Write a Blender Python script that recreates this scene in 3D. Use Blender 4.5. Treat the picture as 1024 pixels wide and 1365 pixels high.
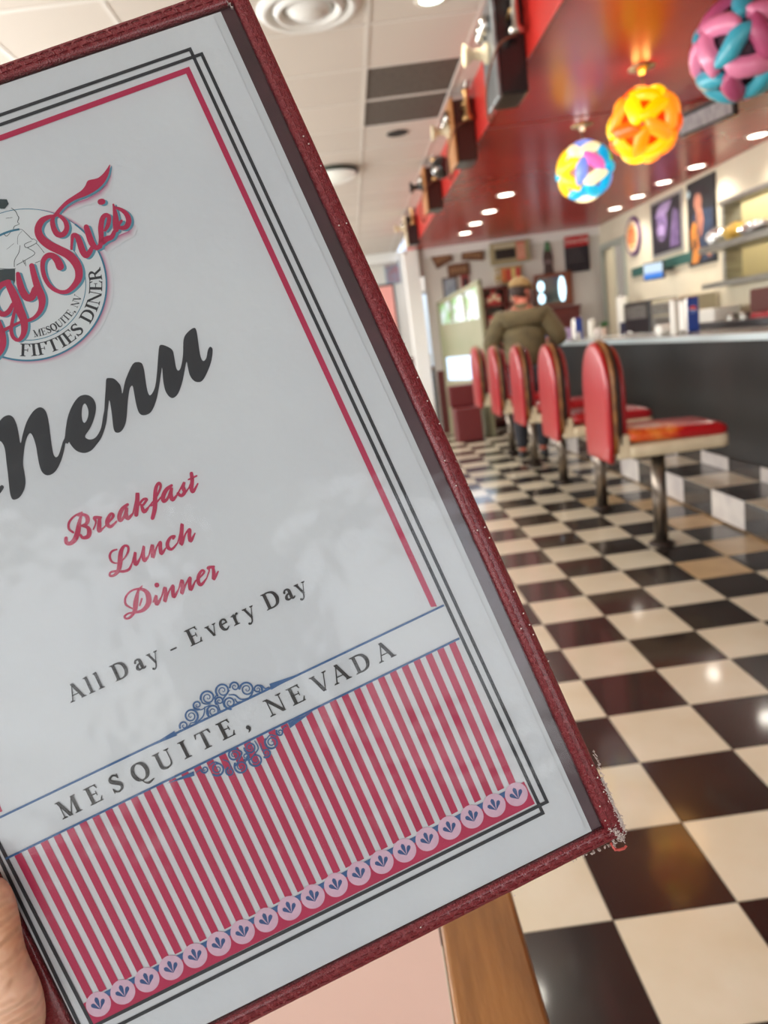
import bpy, bmesh, math, random
from mathutils import Vector, Matrix, Euler
from mathutils.geometry import tessellate_polygon

random.seed(7)
PI = math.pi
S = bpy.context.scene
C = S.collection
for o in list(bpy.data.objects):
    bpy.data.objects.remove(o, do_unlink=True)

# ------------------------------------------------------------------ camera
W_, H_ = 1024, 1365
FPX = 968.45
CAM_Z = 1.406
cam_d = bpy.data.cameras.new('camera')
cam = bpy.data.objects.new('camera', cam_d)
C.objects.link(cam)
cam.location = (0, 0, CAM_Z)
cam.rotation_euler = (1.34797, 0.130321, -0.043621)
cam_d.sensor_fit = 'VERTICAL'
cam_d.sensor_height = 36.0
cam_d.lens = FPX * 36.0 / H_
cam_d.clip_start = 0.02
cam_d.dof.use_dof = True
cam_d.dof.focus_distance = 0.36
cam_d.dof.aperture_fstop = 9.6
S.camera = cam
CR = Euler(cam.rotation_euler, 'XYZ').to_matrix()

# ------------------------------------------------------------------ world
w = bpy.data.worlds.new('sky'); S.world = w; w.use_nodes = True
nt = w.node_tree
bg = nt.nodes['Background']
sky = nt.nodes.new('ShaderNodeTexSky'); sky.sky_type = 'NISHITA'
sky.sun_disc = False; sky.sun_elevation = math.radians(48); sky.sun_rotation = math.radians(200)
sky.air_density = .6; sky.dust_density = 4
sm_ = nt.nodes.new('ShaderNodeMix'); sm_.data_type = 'RGBA'; sm_.inputs['Factor'].default_value = .7; sm_.inputs['B'].default_value = (1.35, 1.42, 1.5, 1)
nt.links.new(sky.outputs[0], sm_.inputs['A']); nt.links.new(sm_.outputs['Result'], bg.inputs[0]); bg.inputs[1].default_value = 0.8
vs = S.view_settings
vs.view_transform = 'Standard'; vs.look = 'None'; vs.gamma = 1.0; vs.use_curve_mapping = False
vs.exposure = 0.0

def area(name, loc, rot, sx, sy, power, col):
    l = bpy.data.lights.new(name, 'AREA'); l.shape = 'RECTANGLE'; l.size = sx; l.size_y = sy
    l.energy = power; l.color = col
    o = bpy.data.objects.new(name, l); C.objects.link(o); o.location = loc; o.rotation_euler = rot
    return o
area('kitchen_light', (4.3, 7.7, 2.64), (0, 0, 0), .3, 2.4, 34, (1, .93, .72))
area('kitchen_light', (4.3, 10.4, 2.64), (0, 0, 0), .3, 1.2, 8, (1, .93, .8))
DAY = (1.0, 0.985, 0.95)
# daylight entering by the windows of the left wall, of the wall behind the viewer and of the far wall
for i, y in enumerate((0.2, 3.4, 6.6, 9.8, 12.8)):
    area('daylight_left', (-3.38, y, 1.75), (0, -PI/2, 0), 1.3, 2.4, 118, DAY)
for i, x in enumerate((-1.9, 1.2)):
    area('daylight_back', (x, -2.92, 1.75), (PI/2, 0, 0), 2.3, 1.4, 27, DAY)

# ------------------------------------------------------------------ materials
MATS = {}
def srgb(r, g, b):
    f = lambda c: (c/255/12.92) if c/255 <= .04045 else ((c/255+.055)/1.055)**2.4
    return (f(r), f(g), f(b), 1)
def mat(name, col, rough=.5, metal=0., spec=.5, noise=None, nscale=8., bump=0., bscale=60., emit=None, estr=0., coat=0., trans=0., var=0., stretch=None, ior=None):
    """principled with an optional noise mix of two colours and an optional fine bump"""
    if name in MATS: return MATS[name]
    m = bpy.data.materials.new(name); m.use_nodes = True
    n = m.node_tree; p = n.nodes['Principled BSDF']
    c = srgb(*col)
    p.inputs['Base Color'].default_value = c
    p.inputs['Roughness'].default_value = rough
    p.inputs['Metallic'].default_value = metal
    p.inputs['Specular IOR Level'].default_value = spec
    p.inputs['Coat Weight'].default_value = coat
    p.inputs['Coat Roughness'].default_value = .08
    p.inputs['Transmission Weight'].default_value = trans
    if ior: p.inputs['IOR'].default_value = ior
    tc = n.nodes.new('ShaderNodeTexCoord')
    vec = tc.outputs['Object']
    if stretch:
        mp = n.nodes.new('ShaderNodeMapping'); mp.inputs['Scale'].default_value = stretch
        n.links.new(vec, mp.inputs[0]); vec = mp.outputs[0]
    last = None
    if noise:
        tx = n.nodes.new('ShaderNodeTexNoise'); tx.inputs['Scale'].default_value = nscale; tx.inputs['Detail'].default_value = 5
        n.links.new(vec, tx.inputs['Vector'])
        rp = n.nodes.new('ShaderNodeValToRGB'); rp.color_ramp.elements[0].position = .35; rp.color_ramp.elements[1].position = .68
        rp.color_ramp.elements[0].color = c; rp.color_ramp.elements[1].color = srgb(*noise)
        n.links.new(tx.outputs[0], rp.inputs[0]); last = rp.outputs[0]
    if var:
        oi = n.nodes.new('ShaderNodeObjectInfo')
        hs = n.nodes.new('ShaderNodeHueSaturation')
        mr = n.nodes.new('ShaderNodeMapRange'); mr.inputs[3].default_value = 1-var; mr.inputs[4].default_value = 1+var*.4
        n.links.new(oi.outputs['Random'], mr.inputs[0]); n.links.new(mr.outputs[0], hs.inputs['Value'])
        if last: n.links.new(last, hs.inputs['Color'])
        else: hs.inputs['Color'].default_value = c
        last = hs.outputs[0]
    if last: n.links.new(last, p.inputs['Base Color'])
    if bump:
        t2 = n.nodes.new('ShaderNodeTexNoise'); t2.inputs['Scale'].default_value = bscale; t2.inputs['Detail'].default_value = 4
        n.links.new(vec, t2.inputs['Vector'])
        b = n.nodes.new('ShaderNodeBump'); b.inputs['Strength'].default_value = bump; b.inputs['Distance'].default_value = .1/bscale
        n.links.new(t2.outputs[0], b.inputs['Height']); n.links.new(b.outputs[0], p.inputs['Normal'])
    if emit:
        p.inputs['Emission Color'].default_value = srgb(*emit); p.inputs['Emission Strength'].default_value = estr
    MATS[name] = m
    return m
def film_mat(name, refl, rough, bump, bscale, tint=(255, 255, 255)):
    m = bpy.data.materials.new(name); m.use_nodes = True; n = m.node_tree
    n.nodes.remove(n.nodes['Principled BSDF']); out = n.nodes['Material Output']
    tr = n.nodes.new('ShaderNodeBsdfTransparent'); tr.inputs[0].default_value = srgb(*tint)
    gl = n.nodes.new('ShaderNodeBsdfGlossy'); gl.inputs['Roughness'].default_value = rough
    fr = n.nodes.new('ShaderNodeFresnel'); fr.inputs[0].default_value = refl
    mx = n.nodes.new('ShaderNodeMixShader')
    tc = n.nodes.new('ShaderNodeTexCoord'); tx = n.nodes.new('ShaderNodeTexNoise'); tx.inputs['Scale'].default_value = bscale
    tx.inputs['Detail'].default_value = 2
    b = n.nodes.new('ShaderNodeBump'); b.inputs['Strength'].default_value = bump; b.inputs['Distance'].default_value = .004
    n.links.new(tc.outputs['Object'], tx.inputs[0]); n.links.new(tx.outputs[0], b.inputs['Height'])
    n.links.new(b.outputs[0], gl.inputs['Normal']); n.links.new(b.outputs[0], fr.inputs['Normal'])
    n.links.new(fr.outputs[0], mx.inputs[0]); n.links.new(tr.outputs[0], mx.inputs[1]); n.links.new(gl.outputs[0], mx.inputs[2])
    n.links.new(mx.outputs[0], out.inputs[0])
    return m

# ------------------------------------------------------------------ mesh helpers
class MB:
    def __init__(s): s.v = []; s.f = []; s.m = []
    def add(s, vs, fs, mi=0):
        b = len(s.v); s.v += [tuple(v) for v in vs]; s.f += [tuple(b+i for i in f) for f in fs]; s.m += [mi]*len(fs); return s
    def box(s, x0, x1, y0, y1, z0, z1, mi=0):
        return s.add([(x0,y0,z0),(x1,y0,z0),(x1,y1,z0),(x0,y1,z0),(x0,y0,z1),(x1,y0,z1),(x1,y1,z1),(x0,y1,z1)],
                     [(3,2,1,0),(4,5,6,7),(0,1,5,4),(1,2,6,5),(2,3,7,6),(3,0,4,7)], mi)
    def tube(s, pts, rad, n=10, cap=True, mi=0, closed=False):
        P = [Vector(p) for p in pts]; k = len(P)
        if not isinstance(rad, (list, tuple)): rad = [rad]*k
        vs = []; up = Vector((.123, .31, .95)).normalized()
        for i in range(k):
            if closed: t = P[(i+1) % k]-P[i-1]
            else: t = P[min(i+1, k-1)]-P[max(i-1, 0)]
            t.normalize()
            a = t.cross(up)
            if a.length < 1e-3: a = t.cross(Vector((1, 0, 0)))
            a.normalize(); b = t.cross(a)
            for j in range(n):
                q = 2*PI*j/n; vs.append(P[i]+(a*math.cos(q)+b*math.sin(q))*rad[i])
        fs = []
        for i in range(k if closed else k-1):
            i2 = (i+1) % k
            for j in range(n):
                fs.append((i*n+j, i*n+(j+1) % n, i2*n+(j+1) % n, i2*n+j))
        if cap and not closed: fs += [tuple(range(n)), tuple(reversed(range((k-1)*n, k*n)))]
        return s.add(vs, fs, mi)
    def lathe(s, prof, c=(0, 0, 0), n=24, axis='z', mi=0, cap=True):
        vs = []; k = len(prof)
        for r, h in prof:
            for j in range(n):
                q = 2*PI*j/n; x, y = r*math.cos(q), r*math.sin(q)
                p = (x, y, h) if axis == 'z' else ((h, x, y) if axis == 'x' else (x, h, y))
                vs.append((p[0]+c[0], p[1]+c[1], p[2]+c[2]))
        fs = [(i*n+j, i*n+(j+1) % n, (i+1)*n+(j+1) % n, (i+1)*n+j) for i in range(k-1) for j in range(n)]
        if abs(prof[0][0]-prof[-1][0]) < .35*max(r for r, h in prof) and prof[0][0] > .02 and prof[-1][0] > .02 and max(h for r, h in prof)-min(h for r, h in prof) < .08: cap = False
        if cap and prof[0][0] > .002: fs.append(tuple(range(n)))
        if cap and prof[-1][0] > .002: fs.append(tuple(range((k-1)*n, k*n)))
        return s.add(vs, fs, mi)
    def prism(s, poly, a0, a1, axis='z', mi=0):
        """polygon (2-D) extruded along an axis; poly in the two other axes"""
        def P(u, v, h): return (u, v, h) if axis == 'z' else ((h, u, v) if axis == 'x' else (u, h, v))
        n = len(poly)
        vs = [P(u, v, a0) for u, v in poly]+[P(u, v, a1) for u, v in poly]
        fs = [tuple(range(n)), tuple(reversed(range(n, 2*n)))]+[(i, (i+1) % n, n+(i+1) % n, n+i) for i in range(n)]
        return s.add(vs, fs, mi)
    def sphere(s, c, r, n=16, m=10, mi=0):
        if not isinstance(r, (tuple, list)): r = (r, r, r)
        vs = [(c[0]+r[0]*math.sin(PI*i/m)*math.cos(2*PI*j/n), c[1]+r[1]*math.sin(PI*i/m)*math.sin(2*PI*j/n), c[2]+r[2]*math.cos(PI*i/m)) for i in range(m+1) for j in range(n)]
        fs = [(i*n+j, i*n+(j+1) % n, (i+1)*n+(j+1) % n, (i+1)*n+j) for i in range(m) for j in range(n)]
        return s.add(vs, fs, mi)
    def mesh(s, name, mats, smooth=False):
        me = bpy.data.meshes.new(name); me.from_pydata(s.v, [], s.f); me.update()
        bm = bmesh.new(); bm.from_mesh(me)
        bmesh.ops.remove_doubles(bm, verts=bm.verts, dist=1e-6)
        bmesh.ops.recalc_face_normals(bm, faces=bm.faces); 
        bm.to_mesh(me); bm.free()
        if not isinstance(mats, (list, tuple)): mats = [mats]
        for m in mats: me.materials.append(m)
        if len(mats) > 1 and len(me.polygons) == len(s.m):
            me.polygons.foreach_set('material_index', s.m)
        if smooth:
            me.polygons.foreach_set('use_smooth', [True]*len(me.polygons))
        return me
    def build(s, name, mats, parent=None, smooth=False, bevel=0, seg=2, sub=0):
        me = s.mesh(name, mats, smooth)
        o = bpy.data.objects.new(name, me); C.objects.link(o)
        if parent: o.parent = parent
        if bevel:
            b = o.modifiers.new('bevel', 'BEVEL'); b.width = bevel; b.segments = seg; b.limit_method = 'ANGLE'; b.angle_limit = math.radians(40)
            if smooth is False and seg > 1: pass
        if sub:
            u = o.modifiers.new('sub', 'SUBSURF'); u.levels = sub; u.render_levels = sub
        if smooth and bevel:
            try: me.shade_auto_smooth()
            except Exception: pass
        return o
def box(name, m, x0, x1, y0, y1, z0, z1, parent=None, bevel=0, seg=2):
    return MB().box(x0, x1, y0, y1, z0, z1).build(name, m, parent, bevel=bevel, seg=seg)
def tag(o, label=None, cat=None, group=None, kind=None):
    if label: o['label'] = label
    if cat: o['category'] = cat
    if group: o['group'] = group
    if kind: o['kind'] = kind
    return o
def thing(name, label, cat, loc=(0, 0, 0), rz=0, group=None):
    o = bpy.data.objects.new(name, None); C.objects.link(o); o.empty_display_size = .05
    o.location = loc; o.rotation_euler = (0, 0, rz)
    return tag(o, label, cat, group)
def child_copy(o, parent):
    c = o.copy(); C.objects.link(c); c.parent = parent; return c
def dup(root, loc, label, rz=None):
    r = root.copy(); C.objects.link(r); r.location = loc; r['label'] = label
    if rz is not None: r.rotation_euler = (0, 0, rz)
    for ch in list(root.children):
        c = child_copy(ch, r)
        for g in list(ch.children): child_copy(g, c)
    return r
def frozen(o):
    """replace a modifier stack by its result"""
    dg = bpy.context.evaluated_depsgraph_get(); dg.update()
    me = bpy.data.meshes.new_from_object(o.evaluated_get(dg)); o.modifiers.clear(); o.data = me
    me.polygons.foreach_set('use_smooth', [True]*len(me.polygons)); return o
def skinned(name, verts, edges, radii, m, parent=None, root=0, sub=2):
    me = bpy.data.meshes.new(name); me.from_pydata(verts, edges, []); me.materials.append(m)
    o = bpy.data.objects.new(name, me); C.objects.link(o)
    o.modifiers.new('skin', 'SKIN')
    lay = me.skin_vertices[0].data if len(me.skin_vertices) else None
    if lay is None:
        bm = bmesh.new(); bm.from_mesh(me); bm.verts.layers.skin.verify(); bm.to_mesh(me); bm.free(); lay = me.skin_vertices[0].data
    for i, r in enumerate(radii):
        lay[i].radius = r if isinstance(r, tuple) else (r, r)
        lay[i].use_root = (i == root)
    u = o.modifiers.new('sub', 'SUBSURF'); u.levels = sub; u.render_levels = sub
    frozen(o)
    if parent: o.parent = parent
    return o
def ray(x, y):
    return CR @ Vector(((x-512)/FPX, -(y-682.5)/FPX, -1))
def onY(x, y, Y):
    d = ray(x, y); t = Y/d.y; return Vector((0, 0, CAM_Z))+d*t
def onX(x, y, X):
    d = ray(x, y); t = X/d.x; return Vector((0, 0, CAM_Z))+d*t

# ================================================================== SETTING
T = 0.3048
GX, GY = 1.0466, 3.6055           # a node of the floor grid
XL, XR, YB, YF = -3.4, 3.85, -3.0, 14.5   # room
RISX = 2.268
m_grout = mat('grout', (74, 66, 56), .7)
m_black = mat('black_tile', (30, 27, 26), .27, noise=(48, 38, 34), nscale=5, coat=.5, var=.25, spec=.4)
m_white = mat('cream_tile', (222, 213, 190), .28, noise=(212, 199, 170), nscale=4, coat=.5, var=.08)
m_stain = mat('cream_tile_worn', (196, 170, 128), .3, noise=(178, 150, 112), nscale=7, coat=.2)
floor = tag(box('floor', m_grout, XL-.1, XR+.1, YB-.1, YF+.1, -.12, -.002), kind='structure')
g = .0018
def tile_mesh(name, m, sx=T, sy=T, h=.004):
    return MB().box(g, sx-g, g, sy-g, -.0045, 0).mesh(name, m)
tm = {0: tile_mesh('tile_b', m_black), 1: tile_mesh('tile_w', m_white), 2: tile_mesh('tile_s', m_stain)}
cells = []; i0 = int(math.floor((XL-GX)/T)); i1 = int(round((RISX-GX)/T))
j0 = int(math.floor((GY-YF)/T)); j1 = int(math.ceil((GY-YB)/T))
for i in range(i0, i1):
    for j in range(j0, j1):
        x = GX+i*T; y = GY-(j+1)*T
        cx, cy = x+T/2, y+T/2
        if x < XL-.2 or y < YB-.2 or y > YF: continue
        v = CR.transposed() @ (Vector((cx, cy, 0))-Vector((0, 0, CAM_Z)))
        seen = False
        if v.z < -.2:
            px = 512+FPX*v.x/-v.z; py = 682.5-FPX*v.y/-v.z
            edge = 330+.452*py
            seen = -40 < px < 1100 and py < 1500 and px > edge-70
        cells.append((cy if seen else 99+cy, x, y, (i+j) % 2))
cells.sort()
rest = MB()
for n_, (k, x, y, par) in enumerate(cells):
    worn = par == 1 and abs(y-4.55) < 1.0 and x > 1.55 and random.random() < .45
    if n_ < 296 and k < 90:
        o = bpy.data.objects.new('tile', tm[2 if worn else par]); C.objects.link(o); o.location = (x, y, 0); o.parent = floor
    else:
        rest.box(x+g, x+T-g, y+g, y+T-g, -.0045, 0, par)
tag(rest.build('tile', [m_black, m_white], floor), kind='stuff')

# foot step of the counter, tiled
step = tag(box('trim_1', m_grout, RISX+.004, 2.61, 1.2, 10.6, 0, .198), kind='structure')
step2 = tag(box('trim_2', m_grout, 2.61, 3.0, 1.2, 10.6, 0, .302), kind='structure')
m_white2 = mat('grey_white_tile', (204, 197, 188), .35, noise=(176, 168, 165), nscale=5, var=.12)
L = .425
for k in range(-6, 14):
    y = 4.28+k*L
    mm = (m_white2, m_black)[k % 2]
    MB().box(RISX, RISX+.0045, y+g, y+L-g, .004, .2).build('tile', mm, step)
    MB().box(RISX+g, 2.61-g, y+g, y+L-g, .197, .2025).build('tile', (m_black, m_white)[k % 2], step)
    MB().box(2.6055, 2.611, y+g, y+L-g, .205, .304).build('tile', mm, step2)
tag(MB().tube([(RISX-.004, 1.2, .006), (RISX-.004, 10.6, .006)], .008, 6).build('trim_3', mat('dull_brass', (120, 96, 66), .4, metal=.6)), kind='structure')

# walls
m_wall = mat('wall_cream', (214, 205, 182), .75, noise=(206, 196, 172), nscale=2, bump=.1, bscale=90)
m_wallw = mat('wall_white', (206, 202, 194), .7)
m_trimw = mat('white_paint', (225, 224, 220), .45)
m_red = mat('red_gloss', (178, 30, 16), .26, noise=(150, 24, 16), nscale=1.3, coat=0, spec=.4)
m_redf = mat('red_fascia', (196, 46, 38), .35, noise=(182, 40, 34), nscale=2)
def wall_with_holes(name, m, axis, at, thick, u0, u1, z0, z1, holes):
    """upright wall plane at axis=at, holes = (u0,u1,z0,z1), built as boxes around the openings"""
    mb = MB()
    def bx(a, b, c, d):
        if b-a < 1e-4 or d-c < 1e-4: return
        if axis == 'x': mb.box(min(at, at+thick), max(at, at+thick), a, b, c, d)
        else: mb.box(a, b, min(at, at+thick), max(at, at+thick), c, d)
    holes = sorted(holes); u = u0
    for (a, b, c, d) in holes:
        bx(u, a, z0, z1); bx(a, b, z0, c); bx(a, b, d, z1); u = b
    bx(u, u1, z0, z1)
    return tag(mb.build(name, m), kind='structure')
lw = [(y-1.25, y+1.25, 1.05, 2.45) for y in (0.2, 3.4, 6.6, 9.8, 12.8)]
wall_with_holes('wall_left', m_wallw, 'x', XL, -.12, YB, YF, 0, 3.12, lw)
bw = [(-3.1, -.7, 1.05, 2.45), (0.0, 2.4, 1.05, 2.45)]
wall_with_holes('wall_back', m_wallw, 'y', YB, -.12, XL-.12, XR+.12, 0, 3.12, bw)
passw = (5.2, 7.52, 1.97, 2.36); passl = (5.2, 7.52, 1.60, 1.88)
doorh = (10.25, 11.05, 0.0, 2.36)
m_kit = mat('kitchen_beige', (168, 158, 128), .6)
mbw = MB()
for (a, b, c, d) in ((YB, 5.2, 0, 3.12), (5.2, 7.52, 0, 1.55), (5.2, 7.52, 2.36, 3.12), (7.52, 10.25, 0, 3.12), (10.25, 11.05, 2.40, 3.12), (11.05, 11.35, 0, 3.12)):
    mbw.box(XR, XR+.14, a, b, c, d)
tag(mbw.build('wall_right', m_wall), kind='structure')
# far wall behind the bar, with the opening on its left
wf = MB()
wf.box(1.22, XR+.14, 11.2, 11.34, 0, 3.12)
wf.box(0.95, 1.22, 11.2, 11.34, 2.35, 2.72)
tag(wf.build('wall_far', m_wallw), kind='structure')
tag(box('trim_4', m_trimw, 1.24, XR, 11.16, 11.2, 2.60, 2.72), kind='structure')
# column at the end of the fascia
tag(box('trim_5', m_trimw, 0.93, 1.14, 11.05, 11.34, 0, 2.72, bevel=.006), kind='structure')
# far wall of the dining room with its bright window
wfl = wall_with_holes('wall_far_left', m_wallw, 'y', YF, .12, XL-.12, XR+.14, 0, 3.12, [(1.26, 1.80, .12, 2.35)])
wfl.name = 'wall_end'
tag(box('wall_kitchen', m_kit, 4.6, 4.7, 4.6, 14.5, 0, 3.12), kind='structure')
tag(box('baseboard_far', mat('maroon_paint', (92, 36, 32), .5), 1.24, XR, 11.17, 11.2, 0, .95), kind='structure')
m_glass = film_mat('window_glass', 1.2, .02, 0, 1, (250, 253, 255))
n = m_glass.node_tree; lw_ = n.nodes.new('ShaderNodeLayerWeight'); pw_ = n.nodes.new('ShaderNodeMath'); pw_.operation = 'POWER'; pw_.inputs[1].default_value = 5
ml_ = n.nodes.new('ShaderNodeMath'); ml_.operation = 'MULTIPLY'; ml_.inputs[1].default_value = .5
n.links.new(lw_.outputs['Facing'], pw_.inputs[0]); n.links.new(pw_.outputs[0], ml_.inputs[0])
n.links.new(ml_.outputs[0], [x for x in n.nodes if x.type == 'MIX_SHADER'][0].inputs[0])
m_frame = mat('aluminium_frame', (150, 152, 155), .4, metal=.7)
nwin = 0
def window(axis, at, u0, u1, z0, z1, panes=2):
    global nwin
    nwin += 1
    d = .05; f = .05
    def bx(mb, a, b, c, e, t0, t1):
        if axis == 'x': mb.box(at+t0, at+t1, a, b, c, e)
        else: mb.box(a, b, at+t0, at+t1, c, e)
    mb = MB()
    bx(mb, u0, u1, z0, z0+f, -d, 0); bx(mb, u0, u1, z1-f, z1, -d, 0); bx(mb, u0, u0+f, z0+f, z1-f, -d, 0); bx(mb, u1-f, u1, z0+f, z1-f, -d, 0)
    for k in range(1, panes):
        c = u0+(u1-u0)*k/panes; bx(mb, c-.02, c+.02, z0+f, z1-f, -d, 0)
    o = tag(mb.build('window_%d' % nwin, m_frame), kind='structure')
    for k in range(panes):
        a = u0+(u1-u0)*k/panes+.03; b = u0+(u1-u0)*(k+1)/panes-.03
        q = MB(); bx(q, a, b, z0+f*.8, z1-f*.8, -d*.6, -d*.5); q.build('pane', m_glass, o)
for (a, b, c, d) in lw: window('x', XL-.05, a, b, c, d)
for (a, b, c, d) in bw: window('y', YB-.05, a, b, c, d)
window('y', YF+.08, 1.26, 1.80, .12, 2.35, 1)

# white lay-in ceiling over the dining side
CZ = 3.08; FX = 1.08; SZ = 2.72
m_cpan = mat('ceiling_panel', (205, 196, 186), .8, bump=.25, bscale=160, var=.05)
m_vent = mat('dark_grille', (92, 84, 76), .6, noise=(78, 70, 64), nscale=30)
ceil = tag(box('ceiling', mat('ceiling_void', (150, 142, 134), .8), XL-.1, FX, YB-.1, YF+.1, CZ+.02, CZ+.1), kind='structure')
P6 = .6096; CX0, CY0 = .32, 4.33
pm = MB().box(.012, P6-.012, .012, P6-.012, 0, .02).mesh('cp', m_cpan)
pv = MB().box(.012, P6-.012, .012, P6-.012, .004, .02).mesh('cpv', m_vent)
pms = MB().box(.012, FX-(CX0+P6)-.002, .012, P6-.012, 0, .02).mesh('cps', m_cpan)
grid = MB(); xs = [CX0+k*P6 for k in range(-7, 2)]; ys = [CY0+k*P6 for k in range(-12, 17)]
for i, x in enumerate(xs):
    for y in ys:
        col = round((x-CX0)/P6); row = round((y-CY0)/P6)
        me = pms if col == 1 else pm
        name = 'ceiling_panel'
        if col == 0 and row in (1, 2): me = pv; name = 'vent_grille'
        o = bpy.data.objects.new(name, me); C.objects.link(o); o.location = (x, y, CZ-.002); o.parent = ceil
for x in xs: grid.box(x-.012, x+.012, YB, YF, CZ-.006, CZ+.005)
for y in ys: grid.box(XL, FX, y-.012, y+.012, CZ-.0055, CZ+.005)
tag(grid.build('ceiling_grid', mat('white_metal_grid', (214, 208, 200), .45), ceil), kind='stuff')
# red soffit over the counter
tag(box('ceiling_soffit', m_red, FX, XR+.14, YB-.1, 11.34, SZ, SZ+.08), kind='structure').name = 'ceiling'
tag(box('ceiling_kitchen', mat('kitchen_ceiling', (200, 196, 180), .7), XR+.14, 4.7, 3.0, 11.34, 2.66, 2.72), kind='structure')
tag(box('trim_6', m_redf, FX-.012, FX, YB-.1, 11.9, SZ-.01, CZ, bevel=.004), kind='structure')
tag(box('trim_7', m_trimw, XL-.1, FX-.012, 13.9, YF, 2.9, CZ-.01), kind='structure')
# seams in the red soffit
tag(box('trim_8', mat('red_seam', (150, 60, 52), .5), FX, XR, 5.2, 5.225, SZ-.004, SZ), kind='structure')

# ================================================================== LAMPS
def recessed(x, y, z, r, label, power, col=(1, .93, .82), lit=(255, 246, 230), strength=9, group=None):
    t = thing('recessed_light', label, 'ceiling light', (x, y, z), 0, group)
    MB().lathe([(r*.86, -.004), (r*1.12, -.006), (r*1.2, 0), (r*.86, 0)], n=28).build('trim_ring', mat('lamp_ring', (222, 214, 200), .35), t, smooth=True)
    MB().lathe([(0.0001, -.003), (r*.86, -.0035), (r*.86, 0)], n=28).build('lamp_lens', mat('lamp_glow_%d' % strength, (255, 250, 240), .5, emit=lit, estr=strength), t)
    l = bpy.data.lights.new('downlight', 'SPOT'); l.energy = power; l.color = col; l.spot_size = 2.5; l.spot_blend = .8; l.shadow_soft_size = r*.8
    lo = bpy.data.objects.new('downlight', l); C.objects.link(lo); lo.parent = t; lo.location = (0, 0, -.02)
    return t
nm = ('nearest', 'second', 'third', 'farthest')
for k, (x, y) in enumerate(((1.735, 7.69), (1.735, 8.58), (1.705, 9.34), (1.69, 10.06))):
    recessed(x, y, SZ, .085, '%s recessed downlight of the row above the bar stools' % nm[k], 40, group='downlights above the stools')
nm = ('nearest', 'second', 'third', 'fourth', 'farthest')
for k, (x, y) in enumerate(((3.62, 6.49), (3.59, 7.53), (3.54, 8.18), (3.54, 8.90), (3.53, 9.62))):
    recessed(x, y, SZ, .085, '%s recessed downlight of the row along the poster wall' % nm[k], 40, group='downlights along the poster wall')
recessed(.64, 4.12, CZ-.004, .075, 'recessed downlight in a white ceiling panel near the top edge', 20, lit=(220, 250, 240), strength=4)
# unlit can, round diffuser, dome lamp of the white ceiling
t = thing('ceiling_speaker', 'small dark round hole fitting in a white ceiling panel', 'ceiling fitting', (.61, 6.42, CZ-.004))
MB().lathe([(.0001, -.002), (.07, -.002), (.085, -.006), (.09, 0)], n=24).build('cover', mat('dark_hole', (38, 34, 32), .7), t)
t = thing('air_diffuser', 'round white air diffuser with concentric rings in the ceiling', 'air vent', (.02, 4.05, CZ-.004))
MB().lathe([(.0001, -.03), (.09, -.028), (.1, -.012), (.12, -.01)], n=32).build('inner_cone', m_trimw, t, smooth=True)
MB().lathe([(.13, -.004), (.15, -.028), (.165, -.03), (.18, -.006)], n=32).build('ring', m_trimw, t, smooth=True)
MB().lathe([(.19, -.003), (.21, -.022), (.235, -.024), (.26, 0)], n=32).build('ring', m_trimw, t, smooth=True)
t = thing('dome_light', 'shallow glass dome light with dark rim on the white ceiling', 'ceiling light', (.05, 7.4, CZ-.006))
MB().lathe([(.24, 0), (.25, -.03), (.22, -.035)], n=32).build('rim', mat('dark_green_metal', (60, 70, 62), .4, metal=.5), t, smooth=True)
MB().lathe([(.225, -.03), (.2, -.07), (.12, -.1), (.0001, -.11)], n=32).build('glass_dome', mat('opal_glass', (225, 228, 220), .15, emit=(240, 240, 230), estr=.3), t, smooth=True)

# interlocking-piece pendant balls
def ico_edges():
    ph = (1+5**.5)/2
    V = [Vector(v).normalized() for v in [(-1, ph, 0), (1, ph, 0), (-1, -ph, 0), (1, -ph, 0), (0, -1, ph), (0, 1, ph), (0, -1, -ph), (0, 1, -ph), (ph, 0, -1), (ph, 0, 1), (-ph, 0, -1), (-ph, 0, 1)]]
    e = []
    for i in range(12):
        for j in range(i+1, 12):
            if (V[i]-V[j]).length < 1.1: e.append((V[i], V[j]))
    return e
def swirl_piece():
    """one S-shaped pillow piece, x along the edge, z outwards, on a unit ball"""
    prof = [(-.52, .22, .06), (-.47, .16, .15), (-.36, .07, .23), (-.2, .02, .25), (0, 0, .24), (.2, -.02, .25), (.36, -.07, .23), (.47, -.16, .15), (.52, -.22, .06)]
    mb = MB(); vs = []; n = 8; fs = []
    for (x, y, hw) in prof:
        for k in range(n+1):
            q = -1+2*k/n; yy = y+hw*q
            d = Vector((x, yy, 1)); d.z = math.sqrt(max(.05, 1-.8*min(1, x*x+yy*yy))); d.normalize()
            r = .90+.20*math.sqrt(max(0, 1-q*q))*min(1, hw/.15)-.10*(abs(x)/.6)**3
            vs.append(d*r)
    m = len(prof)
    for i in range(m-1):
        for k in range(n): fs.append((i*(n+1)+k, i*(n+1)+k+1, (i+1)*(n+1)+k+1, (i+1)*(n+1)+k))
    mb.add(vs, fs); return mb
piece_mb = swirl_piece()
IE = ico_edges()
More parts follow.
